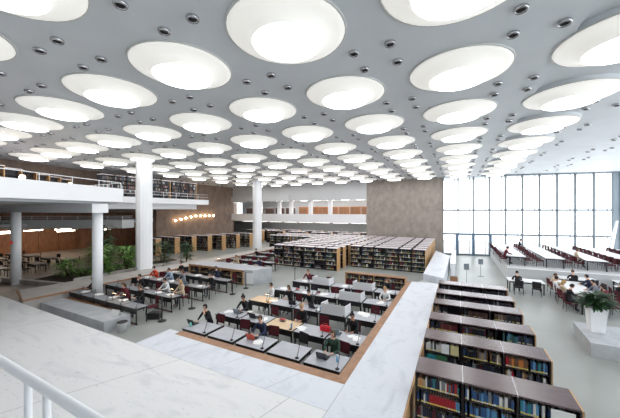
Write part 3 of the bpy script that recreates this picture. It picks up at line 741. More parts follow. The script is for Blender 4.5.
for k, (x, y) in enumerate([(8.35, 12.4), (10.9, 12.2), (13.6, 12.4)]):
    MT.put((x, y, 0), -0.06, 'white reading table below the platform, %s from the aisle' % ORD[k], 'tables below the platform')
    for j in range(5):
        for sx in (-1, 1):
            CH.put((x + sx * 0.78 + 0.05 * j, y + 0.5 + j * 0.95, 0), -sx * PI / 2 + R.uniform(-0.3, 0.3),
                   'maroon chair below the platform, %s side of %s table, %s from the front' % (('aisle', 'far')[sx > 0], ORD[k], ORD[j]), 'chairs below the platform')
ST = Proto(long_table(1.1, 1.9, 'small_table'))
for k, (x, y, n) in enumerate([(6.25, 15.7, 'beside the aisle'), (9.4, 17.9, 'against the platform'), (12.2, 17.9, 'farther along the platform')]):
    ST.put((x, y, 0), 0, 'short table with dark legs below the platform, %s' % n, 'short tables below the platform')
    for sx in (-0.45, 0.45):
        CHB.put((x + sx, y - 0.3, 0), PI + R.uniform(-0.3, 0.3), 'black chair at the %s end of the short table %s' % ('door' if sx < 0 else 'far', n), 'black chairs below the platform')
# stone bench with plant pot
struct('trim_bench_block', MB().prism([(6.62, 7.2), (16.5, 7.2), (16.5, 9.5), (6.75, 9.5)], 0, 0.5), M_gstone)

# ============================================================ PLANTS
def leaf(mb, base, direction, length, width, droop, segs=4):
    d = Vector(direction).normalized(); side = d.cross(Vector((0, 0, 1)))
    if side.length < 0.01: side = Vector((1, 0, 0))
    side.normalize(); p = Vector(base); pts = []
    for i in range(segs + 1):
        t = i / segs; w = width * math.sin(PI * min(0.97, 0.12 + t * 0.88)) * 0.5
        pts.append((p.copy(), w)); d = (d + Vector((0, 0, -droop / segs))).normalized(); p = p + d * (length / segs)
    n = len(mb.v)
    for q, w in pts:
        mb.v.append(tuple(q - side * w)); mb.v.append(tuple(q + Vector((0, 0, -w * 0.25)))); mb.v.append(tuple(q + side * w))
    for i in range(segs):
        a = n + i * 3
        for k in (0, 1): mb.f.append((a + k, a + k + 1, a + k + 4, a + k + 3)); mb.m.append(0); mb.sm.append(True)
def shrub(name, label, loc, h, r, n, m, size=0.35, rnd=None):
    q = random.Random(rnd or 1); o = thing(name, label, 'plant', loc)
    f = MB(); st = MB()
    for s in range(5):
        a = q.uniform(0, 2 * PI); st.tube([(0, 0, 0), (math.cos(a) * r * 0.2, math.sin(a) * r * 0.2, h * 0.5), (math.cos(a) * r * 0.45, math.sin(a) * r * 0.45, h * 0.85)], 0.03, 5, r2=0.012)
    for i in range(n):
        a = q.uniform(0, 2 * PI); z = h * q.uniform(0.15, 0.95); rr = r * q.uniform(0.05, 0.6) * math.sqrt(max(0.2, 1 - (z / h - 0.5) ** 2))
        leaf(f, (rr * math.cos(a), rr * math.sin(a), z), (math.cos(a), math.sin(a), q.uniform(0.1, 1.0)), size * q.uniform(0.7, 1.4), size * 0.28, q.uniform(0.4, 1.4))
    st.build('stems', mat('brown_stem', rgb(92, 74, 52), 0.8), o); f.build('foliage', m, o)
    return o
shrub('leafy_shrub', 'low bushy green plant at the outer end of the planting bed', (-23.6, 4.2, 0.3), 1.3, 1.3, 260, M_leaf, 0.4, 3)
shrub('leafy_shrub', 'small green plant close to the kerb near the slim column', (-21.9, 4.4, 0.3), 0.8, 0.8, 120, M_leaf, 0.3, 13)
shrub('leafy_shrub', 'tall bright green plant beside the slim column', (-20.6, 4.9, 0.3), 2.4, 1.1, 360, M_leaf, 0.5, 4)
shrub('leafy_shrub', 'dark green bush beyond the column under the balcony end', (-21.6, 5.6, 0.3), 2.8, 1.0, 320, M_leafd, 0.5, 5)
shrub('leafy_shrub', 'broad green plant before the thick fluted column', (-21.4, 7.2, 0.3), 2.1, 1.2, 340, M_leaf, 0.5, 6)
shrub('leafy_shrub', 'grey-green plant past the thick fluted column', (-20.3, 9.6, 0.3), 2.3, 0.9, 220, M_leafd, 0.45, 8)
shrub('leafy_shrub', 'dark plant before the oak-ended bookcases', (-20.5, 12.2, 0.3), 1.9, 0.9, 200, M_leafd, 0.45, 9)
shrub('leafy_shrub', 'tall thin plant behind the slim column, reaching the gallery', (-23.5, 6.6, 0.3), 3.8, 0.9, 260, M_leafd, 0.5, 10)
pt = thing('potted_plant', 'bushy dark green plant in a tall white tapered planter on the grey bench block', 'plant', (7.21, 8.63, 0.5))
q = MB(); n0 = 0.20; n1 = 0.27
q.v = [(-n0, -n0, 0), (n0, -n0, 0), (n0, n0, 0), (-n0, n0, 0), (-n1, -n1, 0.95), (n1, -n1, 0.95), (n1, n1, 0.95), (-n1, n1, 0.95), (-n1 + .04, -n1 + .04, .95), (n1 - .04, -n1 + .04, .95), (n1 - .04, n1 - .04, .95), (-n1 + .04, n1 - .04, .95), (-n1 + .05, -n1 + .05, .85), (n1 - .05, -n1 + .05, .85), (n1 - .05, n1 - .05, .85), (-n1 + .05, n1 - .05, .85)]
for f in [(0, 3, 2, 1), (0, 1, 5, 4), (1, 2, 6, 5), (2, 3, 7, 6), (3, 0, 4, 7), (4, 5, 9, 8), (5, 6, 10, 9), (6, 7, 11, 10), (7, 4, 8, 11), (8, 9, 13, 12), (9, 10, 14, 13), (10, 11, 15, 14), (11, 8, 12, 15), (12, 13, 14, 15)]: q.f.append(f); q.m.append(0); q.sm.append(False)
q.build('planter', M_white, pt)
f = MB(); rq = random.Random(5)
for i in range(420):
    a = rq.uniform(0, 2 * PI); rr = rq.uniform(0, 0.42)
    leaf(f, (rr * math.cos(a), rr * math.sin(a), 0.95 + rq.uniform(0, 0.5) * (1 - rr * 0.7)), (math.cos(a), math.sin(a), rq.uniform(0.1, 1.3)), rq.uniform(0.22, 0.4), 0.10, rq.uniform(0.3, 1.2))
f.build('foliage', M_leafd, pt); 

# ============================================================ PEOPLE
def make_person_mesh(pose):
    """seated figure facing -y, seat height .48, origin on the floor below the hips"""
    V = []; E = []; RD = []
    def add(p, r, parent=None):
        V.append(p); RD.append(r); i = len(V) - 1
        if parent is not None: E.append((parent, i))
        return i
    lean = {'read': 0.16, 'type': 0.08, 'chin': 0.20, 'upright': 0.0}[pose]
    pel = add((0, 0, 0.56), (0.15, 0.12)); wa = add((0, -lean * 0.25, 0.72), (0.135, 0.10), pel)
    ch = add((0, -lean * 0.7, 0.92), (0.16, 0.11), wa); ub = add((0, -lean, 1.04), (0.13, 0.09), ch)
    nk = add((0, -lean - 0.03, 1.13), (0.055, 0.055), ub); hb = add((0, -lean - 0.06, 1.20), (0.06, 0.065), nk)
    wr = []
    for s in (-1, 1):
        sh = add((s * 0.18, -lean, 1.03), (0.062, 0.062), ub)
        if pose == 'chin' and s == 1: el = (s * 0.22, -lean - 0.2, 0.82); wp_ = (s * 0.10, -lean - 0.20, 1.06)
        elif pose == 'upright': el = (s * 0.25, -0.08, 0.78); wp_ = (s * 0.2, -0.30, 0.72)
        else: el = (s * 0.25, -lean - 0.16, 0.82); wp_ = (s * 0.12, -lean - 0.36, 0.80)
        a = add(el, (0.045, 0.045), sh); b = add(wp_, (0.028, 0.026), a)
        dv = (Vector(wp_) - Vector(el)).normalized(); pm = Vector(wp_) + dv * 0.06
        c = add(tuple(pm), (0.036, 0.022), b); wr.append((Vector(wp_), Vector(el)))
        side = dv.cross(Vector((0, 0, 1)))
        if side.length < 0.3: side = Vector((1, 0, 0))
        side.normalize(); up = side.cross(dv)
        for k in range(4):
            o = side * (k - 1.5) * 0.019; L = (0.036, 0.042, 0.040, 0.032)[k]
            f1 = add(tuple(pm + o + dv * 0.035), (0.0088, 0.0088), c); f2 = add(tuple(pm + o + dv * (0.035 + L) - up * 0.008 * (1 if up.z > 0 else -1)), (0.008, 0.008), f1)
        th = add(tuple(Vector(wp_) + dv * 0.03 - side * s * 0.04), (0.010, 0.010), b); add(tuple(Vector(wp_) + dv * 0.065 - side * s * 0.055), (0.009, 0.009), th)
        hp = add((s * 0.09, -0.03, 0.54), (0.085, 0.085), pel); kn = add((s * 0.13, -0.42, 0.53), (0.06, 0.06), hp)
        an = add((s * 0.13, -0.38 - 0.04 * s, 0.10), (0.038, 0.038), kn); add((s * 0.14, -0.55 - 0.04 * s, 0.045), (0.036, 0.03), an)
    me = bpy.data.meshes.new('skeleton'); me.from_pydata(V, E, []); o = bpy.data.objects.new('skeleton', me); col.objects.link(o)
    o.modifiers.new('Skin', 'SKIN'); sv = me.skin_vertices[0].data
    for i, r in enumerate(RD): sv[i].radius = r
    sv[0].use_root = True
    su = o.modifiers.new('Subsurf', 'SUBSURF'); su.levels = 1; su.render_levels = 1
    dg = bpy.context.evaluated_depsgraph_get(); dg.update()
    out = bpy.data.meshes.new_from_object(o.evaluated_get(dg)); bpy.data.objects.remove(o)
    # head with nose, ears, chin
    bm = bmesh.new(); bm.from_mesh(out)
    hc = Vector((0, -lean - 0.085, 1.285)); tilt = {'read': 0.5, 'type': 0.3, 'chin': 0.25, 'upright': 0.05}[pose]
    ret = bmesh.ops.create_uvsphere(bm, u_segments=16, v_segments=12, radius=1.0)
    rot = Matrix.Rotation(tilt, 3, 'X')
    for v in ret['verts']:
        x, y, z = v.co; w = 1.0 if z > -0.1 else 1.0 - 0.32 * (-z - 0.1)
        p = Vector((x * 0.076 * w, y * 0.095 * (1 - 0.1 * max(0, -z)), z * 0.115))
        if y < -0.85 and -0.35 < z < 0.05: p.y -= 0.016 if abs(x) < 0.25 else 0
        if abs(x) > 0.93 and abs(z) < 0.3: p.x *= 1.12
        v.co = hc + rot @ p
    hv = set(ret['verts'])
    bm.faces.ensure_lookup_table(); bm.normal_update()
    for f in bm.faces:
        c = f.calc_center_median(); f.smooth = True
        if all(v in hv for v in f.verts):
            loc = rot.transposed() @ (c - hc)
            f.material_index = 0
            if loc.y < -0.07 and 0.0 < loc.z < 0.022 and 0.018 < abs(loc.x) < 0.05: f.material_index = 3
            if loc.y < -0.06 and -0.065 < loc.z < -0.045 and abs(loc.x) < 0.03: f.material_index = 4
            continue
        mi = 1
        if c.z > 1.105 and abs(c.x) < 0.075: mi = 0
        if c.z < 0.5 or (c.y < -0.12 and c.z < 0.64 and abs(c.x) < 0.24 and c.z < 0.62): mi = 2
        if c.z < 0.085: mi = 3
        for w_, e_ in wr:
            d = (w_ - e_).normalized()
            if (c - w_).length < 0.2 and (c - w_).dot(d) > -0.02 and c.y < -lean - 0.12: mi = 0
        f.material_index = mi
    bm.to_mesh(out); bm.free()
    return out, hc, tilt
def hair_mesh(style, hc, tilt):
    bm = bmesh.new(); rot = Matrix.Rotation(tilt, 3, 'X')
    ret = bmesh.ops.create_uvsphere(bm, u_segments=18, v_segments=12, radius=1.0)
    dele = []
    for v in ret['verts']:
        x, y, z = v.co; p = Vector((x * 0.088, y * 0.104 + 0.008, z * 0.122 + 0.006))
        if style == 'long' and z < 0 and y > -0.3: p.z = z * 0.26; p.y = y * 0.09 + 0.03; p.x = x * 0.095
        v.co = p
    for v in bm.verts:
        if v.co.y < -0.055 and v.co.z < 0.05: dele.append(v)
        elif style != 'long' and v.co.z < -0.055: dele.append(v)
    bmesh.ops.delete(bm, geom=dele, context='VERTS')
    if style == 'bun':
        r2 = bmesh.ops.create_uvsphere(bm, u_segments=12, v_segments=8, radius=0.045)
        for v in r2['verts']: v.co += Vector((0, 0.06, 0.13))
    for v in bm.verts: v.co = hc + rot @ v.co
    for f in bm.faces: f.smooth = True
    me = bpy.data.meshes.new('hair'); bm.to_mesh(me); bm.free(); return me
POSE = {p: make_person_mesh(p) for p in ('read', 'type', 'chin', 'upright')}
M_mouth = mat('lip_tone', rgb(168, 96, 88), 0.6)
for p in POSE:
    for m in (M_skin, M_white, M_black, M_dark, M_mouth): POSE[p][0].materials.append(m)
CL = {'black': (30, 30, 34), 'white': (226, 226, 228), 'dark green': (46, 70, 58), 'navy': (38, 46, 72), 'grey': (130, 134, 142), 'orange-red': (206, 70, 44), 'maroon': (100, 34, 46), 'pale blue': (160, 178, 200), 'beige': (196, 176, 150)}
HC = {'dark': (30, 24, 22), 'brown': (84, 58, 40), 'blond': (176, 142, 96)}
def person(x, y, pose, top, hair, style, label, rz=0.0, z=0.0, skin=0):
    me, hc, tilt = POSE[pose]
    root = thing('person', label, 'person', (x, y, z), rz)
    b = bpy.data.objects.new('body', me); col.objects.link(b); b.parent = root
    for i, m in ((0, (M_skin, M_skin2)[skin]), (1, mat('cloth_' + top.replace(' ', '_'), rgb(*CL[top]), 0.9)), (2, mat('dark_trousers', rgb(44, 46, 58), 0.9))):
        b.material_slots[i].link = 'OBJECT'; b.material_slots[i].material = m
    key = 'hair_%s_%s' % (style, pose)
    if key not in MATS: MATS[key] = hair_mesh(style, hc, tilt)
    h = bpy.data.objects.new('hair', MATS[key]); col.objects.link(h); h.parent = root
    if not MATS[key].materials: MATS[key].materials.append(M_dark)
    h.material_slots[0].link = 'OBJECT'; h.material_slots[0].material = mat('hair_' + hair, rgb(*HC[hair]), 0.7)
    return root
# sunken area
person(-6.75, 2.2, 'chin', 'black', 'dark', 'short', 'person in black, hand raised to the chin, at the aisle-end front desk')
person(-4.0, 2.2, 'read', 'navy', 'brown', 'short', 'person in dark jacket bent over the desk with the orange laptop')
person(-1.15, 2.15, 'type', 'dark green', 'brown', 'long', 'person with long hair and dark green top typing at the ledge-end front desk')
person(-6.25, 3.9, 'read', 'black', 'dark', 'bun', 'person in black with hair in a bun, aisle end of the second row', skin=1)
person(-6.35, 6.1, 'upright', 'white', 'dark', 'short', 'person in white shirt seated at the pale wooden desk, aisle end of third row', rz=-0.6)
person(-3.3, 4.05, 'read', 'black', 'blond', 'short', 'fair person in black sitting behind the middle desk of the second row')
person(-5.3, 6.2, 'type', 'black', 'brown', 'long', 'person in black seated next to the white-shirted reader, third row')
person(-4.05, 6.1, 'read', 'black', 'dark', 'short', 'person in black leaning low over the middle of the third row')
person(-6.3, 10.3, 'chin', 'maroon', 'brown', 'short', 'person in maroon at the aisle-end desk of the rear row')
person(-1.1, 4.0, 'read', 'black', 'dark', 'bun', 'person in black reading papers at the ledge end of the second row', skin=1)
person(-1.2, 10.3, 'read', 'black', 'dark', 'short', 'person in black at the ledge-end desk of the rear row')
person(-0.85, 8.2, 'type', 'white', 'blond', 'short', 'person in white at the ledge end of the fourth row')
# left reading area
LP = [(-16.3, 2.65, 'read', 'black', 'dark', 'short', 'person in black bent over on the first planting-side row, beside the slim column'),
 (-13.4, 2.7, 'read', 'maroon', 'brown', 'long', 'person in maroon in the first planting-side row, beyond the slim column'),
 (-12.2, 2.75, 'type', 'black', 'brown', 'short', 'person in black in the first planting-side row, by the lit papers'),
 (-14.6, 4.35, 'chin', 'black', 'dark', 'short', 'person in black, second planting-side row, just beyond the slim column'),
 (-12.4, 4.4, 'read', 'white', 'dark', 'short', 'person in white, second row of the planting-side area, leaning on the desk'),
 (-11.2, 4.4, 'type', 'beige', 'blond', 'long', 'person in beige under a warm lamp, second row of the planting-side area'),
 (-16.2, 6.3, 'read', 'orange-red', 'dark', 'short', 'person in orange-red top beside the oak-faced ledge'),
 (-14.7, 6.35, 'read', 'pale blue', 'dark', 'short', 'person in pale blue, third row of the planting-side area'),
 (-13.5, 6.35, 'type', 'grey', 'brown', 'long', 'person in grey, third row of the planting-side area'),
 (-11.1, 6.35, 'upright', 'black', 'dark', 'short', 'person in black at the aisle end of the third row, planting side'),
 (-16.1, 8.2, 'upright', 'black', 'dark', 'short', 'person in black sitting upright beside the oak-faced ledge, fourth row'),
 (-12.4, 8.25, 'read', 'navy', 'dark', 'short', 'person in navy, fourth row of the planting-side area'),
 (-14.6, 12.75, 'read', 'beige', 'brown', 'short', 'person in beige just beyond the oak counter'),
 (-12.2, 12.75, 'read', 'navy', 'dark', 'long', 'person in navy beyond the aisle end of the oak counter'),
 (-15.8, 17.0, 'read', 'black', 'dark', 'short', 'person in black at a distant desk near the wood-ended bookcases')]
for a in LP: person(*a)
# right side
person(5.75, 15.5, 'read', 'black', 'dark', 'short', 'person in black at the short table beside the aisle', rz=PI)
person(7.45, 15.9, 'read', 'beige', 'brown', 'short', 'person in beige at the far end of the first table below the platform', rz=PI / 2)
person(7.45, 14.95, 'upright', 'white', 'dark', 'short', 'person in white sitting upright at the first table below the platform', rz=PI / 2)
person(7.45, 14.0, 'type', 'beige', 'blond', 'long', 'long-haired person in beige at the first table below the platform', rz=PI / 2)
person(7.45, 13.05, 'read', 'black', 'dark', 'short', 'person in black at the near end of the first table below the platform', rz=PI / 2)
person(9.3, 14.8, 'read', 'grey', 'dark', 'short', 'person in grey on the far side of the first table below the platform', rz=-PI / 2)
person(9.3, 13.6, 'read', 'maroon', 'dark', 'long', 'person in maroon on the far side of the first table below the platform', rz=-PI / 2)
person(9.4, 16.3, 'type', 'navy', 'dark', 'short', 'person in navy on the far side, platform end of the first table', rz=-PI / 2)
person(10.0, 14.9, 'read', 'black', 'dark', 'short', 'person in black on the aisle side of the second table below the platform', rz=PI / 2)
person(9.0, 17.5, 'read', 'black', 'brown', 'short', 'person in black at the short table against the platform', rz=PI)
person(8.0, 29.2, 'upright', 'black', 'dark', 'short', 'person in black sitting high on the platform near the windows', z=0.97, rz=PI / 2)
person(10.3, 21.8, 'upright', 'beige', 'brown', 'short', 'person in beige at the front of the platform, beyond its centre', z=0.97, rz=PI / 2)
person(5.72, 21.2, 'read', 'maroon', 'dark', 'short', 'person in maroon at the door edge of the platform', z=0.97, rz=PI / 2)

# ============================================================ DESK ITEMS
def laptop(x, y, c, cname, label, rz=0.0, z=0.752):
    o = thing('laptop', label, 'laptop', (x, y, z), rz)
    m = mat('laptop_' + cname, c, 0.4)
    MB().box(-0.17, -0.12, 0, 0.17, 0.12, 0.018).build('keyboard_base', M_dark, o)
    l = MB().box(-0.17, -0.012, 0, 0.17, 0.0, 0.23).build('lid', m, o); l.location = (0, -0.12, 0.012); l.rotation_euler = (0.35, 0, 0)
    s = MB().box(-0.155, 0.0005, 0.015, 0.155, 0.003, 0.215).build('screen', M_screen, l)
laptop(-6.85, 1.45, rgb(38, 40, 46), 'black', 'open black laptop on the aisle-end front desk')
laptop(-3.95, 1.5, rgb(222, 92, 66), 'orange', 'open orange laptop on the middle front desk')
laptop(-1.22, 1.45, rgb(70, 72, 80), 'charcoal', 'open dark grey laptop on the ledge-end front desk')
laptop(-6.1, 3.2, rgb(150, 160, 172), 'silver', 'silver laptop on the aisle-end desk of the second row')
laptop(-5.15, 3.1, rgb(38, 40, 46), 'black', 'black laptop on the fourth desk from the ledge, second row')
laptop(-1.5, 3.2, rgb(120, 140, 145), 'grey', 'grey-green laptop on the ledge-end desk of the second row')
laptop(-4.6, 5.3, rgb(38, 40, 46), 'black', 'black laptop on the fourth desk from the ledge, third row', 0.3)
laptop(-3.5, 5.3, rgb(38, 40, 46), 'black', 'black laptop on the middle desk of the third row', -0.2)
laptop(-12.3, 5.6, rgb(150, 160, 172), 'silver', 'silver laptop in the third row of the planting-side area')
laptop(-13.6, 3.7, rgb(150, 160, 172), 'silver', 'silver laptop in the second row of the planting-side area')
# paper sheets
def sheets(x, y, n, label, z=0.752, s=1.0, m=None):
    o = MB()
    q = random.Random(int(x * 97 + y * 31))
    for i in range(n): o.cbox(q.uniform(-0.13, 0.13) * s, q.uniform(-0.08, 0.08) * s, i * 0.003, 0.21 * s, 0.29 * s, 0.003, 0, q.uniform(-0.8, 0.8))
    tag(o.build('paper_sheets', m or M_paper, None, (x, y, z)), label, 'papers', kind=None)
for x, y, l in ((-6.55, 3.1, 'loose papers on the aisle-end desk of the second row'), (-4.75, 3.1, 'loose papers next to the black laptop, second row'),
                (-0.85, 3.15, 'white papers spread on the ledge-end desk of the second row'), (-5.7, 5.3, 'papers on the pale wooden desk, third row'),
                (-3.0, 5.2, 'papers on the middle desk of the third row'), (-2.9, 3.0, 'papers on the pale wooden desk, second row'),
                (-0.9, 7.4, 'papers on the ledge-end desk of the fourth row'), (-0.9, 9.5, 'papers on the ledge-end desk of the rear row'),
                (-5.0, 7.3, 'papers on the fourth desk from the ledge, fourth row'), (-3.6, 9.5, 'papers on the middle desk of the rear row'),
                (-3.6, 1.35, 'phone-sized notes beside the orange laptop'), (-6.2, 9.5, 'papers on the aisle-end desk of the rear row'),
                (-14.6, 1.9, 'papers on a first row desk beside the slim column'), (-12.4, 1.95, 'warmly lit papers on the first row of the planting-side area'),
                (-11.15, 3.6, 'warmly lit papers at the aisle end of the second row, planting side'), (-13.7, 5.6, 'papers on the third row of the planting-side area'),
                (-14.8, 5.6, 'papers near the ledge, third row of the planting-side area'), (-12.3, 7.5, 'papers on the fourth row of the planting-side area'),
                (-11.1, 5.6, 'papers at the aisle end of the third row, planting side'), (-14.7, 12.0, 'papers on a desk beyond the oak counter'),
                (-12.1, 3.55, 'papers on the second row, planting side, before the white shirt'), (-13.3, 1.95, 'papers before the maroon reader in the planting-side area')):
    sheets(x, y, 4, l)
for x, y, z, l in ((8.35, 13.2, 0.742, 'near end of the first table below the platform'), (8.4, 14.4, 0.742, 'middle of the first table below the platform'), (8.5, 15.8, 0.742, 'far end of the first table below the platform'),
                   (11.0, 14.0, 0.742, 'second table below the platform'), (8.8, 21.6, 1.692, 'front of the second platform table'), (11.1, 22.6, 1.692, 'front of the third platform table')):
    sheets(x, y, 4, 'loose papers and notes on the ' + l, z, 1.0)
for x, y, z, l in ((-1.2, 5.5, .752, 'ledge-end desk of the third row'), (-2.4, 9.7, .752, 'second desk of the rear row, inside its screen'), (-3.9, 7.4, .752, 'middle desk of the fourth row'),
                   (-6.4, 7.4, .752, 'aisle-end desk of the fourth row'), (-5.2, 9.5, .752, 'fourth desk of the rear row'), (-16.1, 5.6, .752, 'third planting-side row by the oak-faced ledge'), (-13.6, 7.5, .752, 'middle of the fourth planting-side row'),
                   (-15.9, 7.5, .752, 'fourth planting-side row by the ledge'), (-13.4, 12.0, .752, 'third desk beyond the oak counter'), (-15.8, 1.8, .752, 'first planting-side row before the slim column'),
                   (6.2, 16.2, .742, 'short table beside the aisle'), (6.6, 22.0, 1.692, 'front of the first platform table'), (6.4, 25.0, 1.692, 'middle of the first platform table'), (8.9, 25.5, 1.692, 'middle of the second platform table'),
                   (11.2, 26.0, 1.692, 'middle of the third platform table'), (13.4, 22.0, 1.692, 'front of the fourth platform table'), (8.2, 16.8, .742, 'platform end of the first table'), (10.9, 15.6, .742, 'middle of the second table below the platform')):
    sheets(x, y, 5, 'scattered papers, ' + l, z, 1.2)
# red bag
rb = thing('red_bag', 'bright red handbag lying on the second desk from the ledge, second row', 'bag', (-1.95, 3.2, 0.752))
b = MB().box(-0.2, -0.09, 0, 0.2, 0.09, 0.2).build('bag_body', mat('bright_red', rgb(214, 34, 50), 0.6), rb)
bm = bmesh.new(); bm.from_mesh(b.data); bmesh.ops.bevel(bm, geom=bm.edges[:], offset=0.035, segments=3, affect='EDGES')
for v in bm.verts:
    if v.co.z > 0.12: v.co.y *= 0.7; v.co.x *= 1.08
bm.to_mesh(b.data); bm.free()
MB().tube([(-0.1, 0, 0.19), (-0.07, 0, 0.27), (0.07, 0, 0.27), (0.1, 0, 0.19)], 0.01, 6).build('handle', mat('bright_red', None), rb)
cup = MB().lathe([(0.035, 0), (0.045, 0.14), (0.04, 0.14), (0.032, 0.01)], seg=16).build('teal_cup', mat('teal_plastic', rgb(130, 200, 190), 0.3), None, (-6.72 - 0.02, 1.2, 0.752))
tag(cup, 'small teal cup on the aisle-end front desk', 'cup')
for x, y, l in ((-3.05, 5.1, 'clear blue bottle on the middle desk, third row'), (-3.2, 2.85, 'blue water bottle on the middle desk, second row'), (-0.75, 1.4, 'pale blue bottle by the charcoal laptop')):
    o = thing('water_bottle', l, 'bottle', (x, y, 0.752), group='water bottles')
    MB().lathe([(0.03, 0), (0.034, 0.02), (0.034, 0.15), (0.015, 0.19)], seg=14).build('bottle_body', mat('blue_plastic', rgb(120, 170, 205), 0.2), o)
    MB().lathe([(0.016, 0.19), (0.016, 0.215)], seg=12).build('cap', M_white, o)
# book piles on desks
k = 0
for x, y, z, w in ((-5.6, 3.25, 0.752, 'second row'), (-3.9, 3.2, 0.752, 'second row, middle'), (-4.3, 7.4, 0.752, 'fourth row'), (-2.0, 7.5, 0.752, 'fourth row, inside the screen'),
                (-5.6, 7.4, 0.752, 'fourth row, towards the aisle'), (-14.9, 7.5, 0.752, 'planting side, fourth row'), (-13.3, 3.6, 0.752, 'planting side, second row'), (-1.2, 1.2, 0.0, '')):
    if not w: continue
    cs_ = ['red', 'navy', 'white']
    for j in range(3):
        c = cs_[(j + k) % 3]
        o = bpy.data.objects.new('book', BM[1]); col.objects.link(o); o.material_slots[0].link = 'OBJECT'; o.material_slots[0].material = CM[c]
        o.scale = (0.03, 0.17, 0.23); o.rotation_euler = (0, PI / 2, R.uniform(-0.3, 0.3)); o.location = (x - 0.1, y, z + 0.0155 + j * 0.031)
        tag(o, '%s book %s of the small desk pile, %s' % (c, ('bottom', 'middle', 'top')[j], w), 'book', 'book piles on desks')
    k += 1

# ============================================================ STANDS, SIGNS, TROLLEY, RAILING
def stanchion():
    o = thing('barrier_post', '', 'post')
    MB().lathe([(0.19, 0), (0.19, 0.025), (0.05, 0.04)], seg=20).build('base', M_black, o)
    MB().tube([(0, 0, 0.03), (0, 0, 1.0)], 0.024, 10).build('pole', M_black, o)
    MB().lathe([(0.035, 1.0), (0.04, 1.03), (0.035, 1.07)], seg=12).build('cap', M_black, o)
    return o
SP = Proto(stanchion())
for k, (x, y) in enumerate([(-10.0, 2.3), (-10.18, 4.15), (-10.1, 7.15), (-10.25, 8.6), (-8.2, 11.6)]):
    SP.put((x, y, 0), 0, 'black barrier post with round base in the aisle, %s back' % ORD[k], 'barrier posts in the aisle')
for k, (x, y, h) in enumerate([(2.95, 16.8, 1.25), (4.02, 19.96, 1.2)]):
    o = thing('floor_sign', 'grey plate sign on a thin stand, %s' % ('by the small wooden box', 'towards the glass doors')[k], 'sign', (x, y, 0), 0.2, group='sign stands by the doors')
    MB().cbox(0, 0, 0, 0.4, 0.3, 0.02).build('foot_plate', M_mull, o); MB().tube([(0, 0, 0.02), (0, 0, h - 0.2)], 0.015, 8).build('pole', M_mull, o)
    MB().box(-0.17, -0.02, h - 0.25, 0.17, 0.0, h + 0.18).build('sign_plate', mat('blue_grey_plate', rgb(120, 128, 138), 0.5), o)
o = thing('wooden_box', 'small open light wooden box beside the far marble ledge', 'box', (1.9, 16.9, 0))
MB().box(0, 0, 0, 0.5, 0.03, 0.35).box(0, 0.37, 0, 0.5, 0.4, 0.35).box(0, 0.03, 0, 0.03, 0.37, 0.35).box(0.47, 0.03, 0, 0.5, 0.37, 0.35).box(0.03, 0.03, 0, 0.47, 0.37, 0.03).build('box_body', M_oak, o)
MB().box(0.08, 0.08, 0.03, 0.42, 0.3, 0.28).build('contents', M_dark, o)
# white counter beside the doors
o = thing('white_counter', 'low white counter in front of the glass doors', 'counter', (2.2, 19.0, 0))
MB().box(-0.3, 0.0, 0, 0.0, 9.0, 0.95).build('counter_body', M_white, o); MB().box(-0.33, -0.03, 0.95, 0.05, 9.03, 1.0).build('counter_top', M_whitelam, o)
# trolley bag, bin, card
o = thing('black_bag', 'black carry bag on the floor by the grey stone block', 'bag', (-10.6, 2.35, 0), 0.5)
MB().box(-0.28, -0.16, 0, 0.28, 0.16, 0.30).build('bag_body', M_black, o); MB().tube([(-0.12, 0, 0.30), (-0.1, 0, 0.40), (0.1, 0, 0.40), (0.12, 0, 0.30)], 0.012, 6).build('handle', M_black, o)
o = thing('waste_bin', 'pale grey round waste bin at the corner of the stone block', 'bin', (-10.45, 0.75, 0))
MB().lathe([(0.15, 0), (0.2, 0.38), (0.21, 0.4), (0.185, 0.4), (0.14, 0.02)], seg=20).build('bin_body', M_offw, o)
MB().lathe([(0.2, 0.4), (0.21, 0.41), (0.2, 0.43), (0.18, 0.41)], seg=20).build('dark_liner', M_dark, o)
o = thing('folded_card', 'folded white card standing on the grey stone block', 'sign', (-11.3, 0.95, 0.5), 0.15)
m = MB(); m.quad((-0.24, -0.09, 0), (0.24, -0.09, 0), (0.24, 0, 0.24), (-0.24, 0, 0.24)); m.quad((-0.24, 0.09, 0), (0.24, 0.09, 0), (0.24, 0.0, 0.24), (-0.24, 0, 0.24)); 
c_ = m.build('card', M_paper, o); sd = c_.modifiers.new('Solidify', 'SOLIDIFY'); sd.thickness = 0.006
# foreground handrail
hr = thing('handrail', 'white tubular handrail with round posts above the marble landing', 'railing', (0, -5.66, 0))
MB().tube([(-9, 0, 4.15), (3.6, 0, 4.15)], 0.028, 14).build('rail', M_white, hr)
for x in (0.013, 0.268, -3.3, -6.3, 3.2): MB().tube([(x, 0, 2.9), (x, 0, 4.13)], 0.02, 12).build('post', M_white, hr)
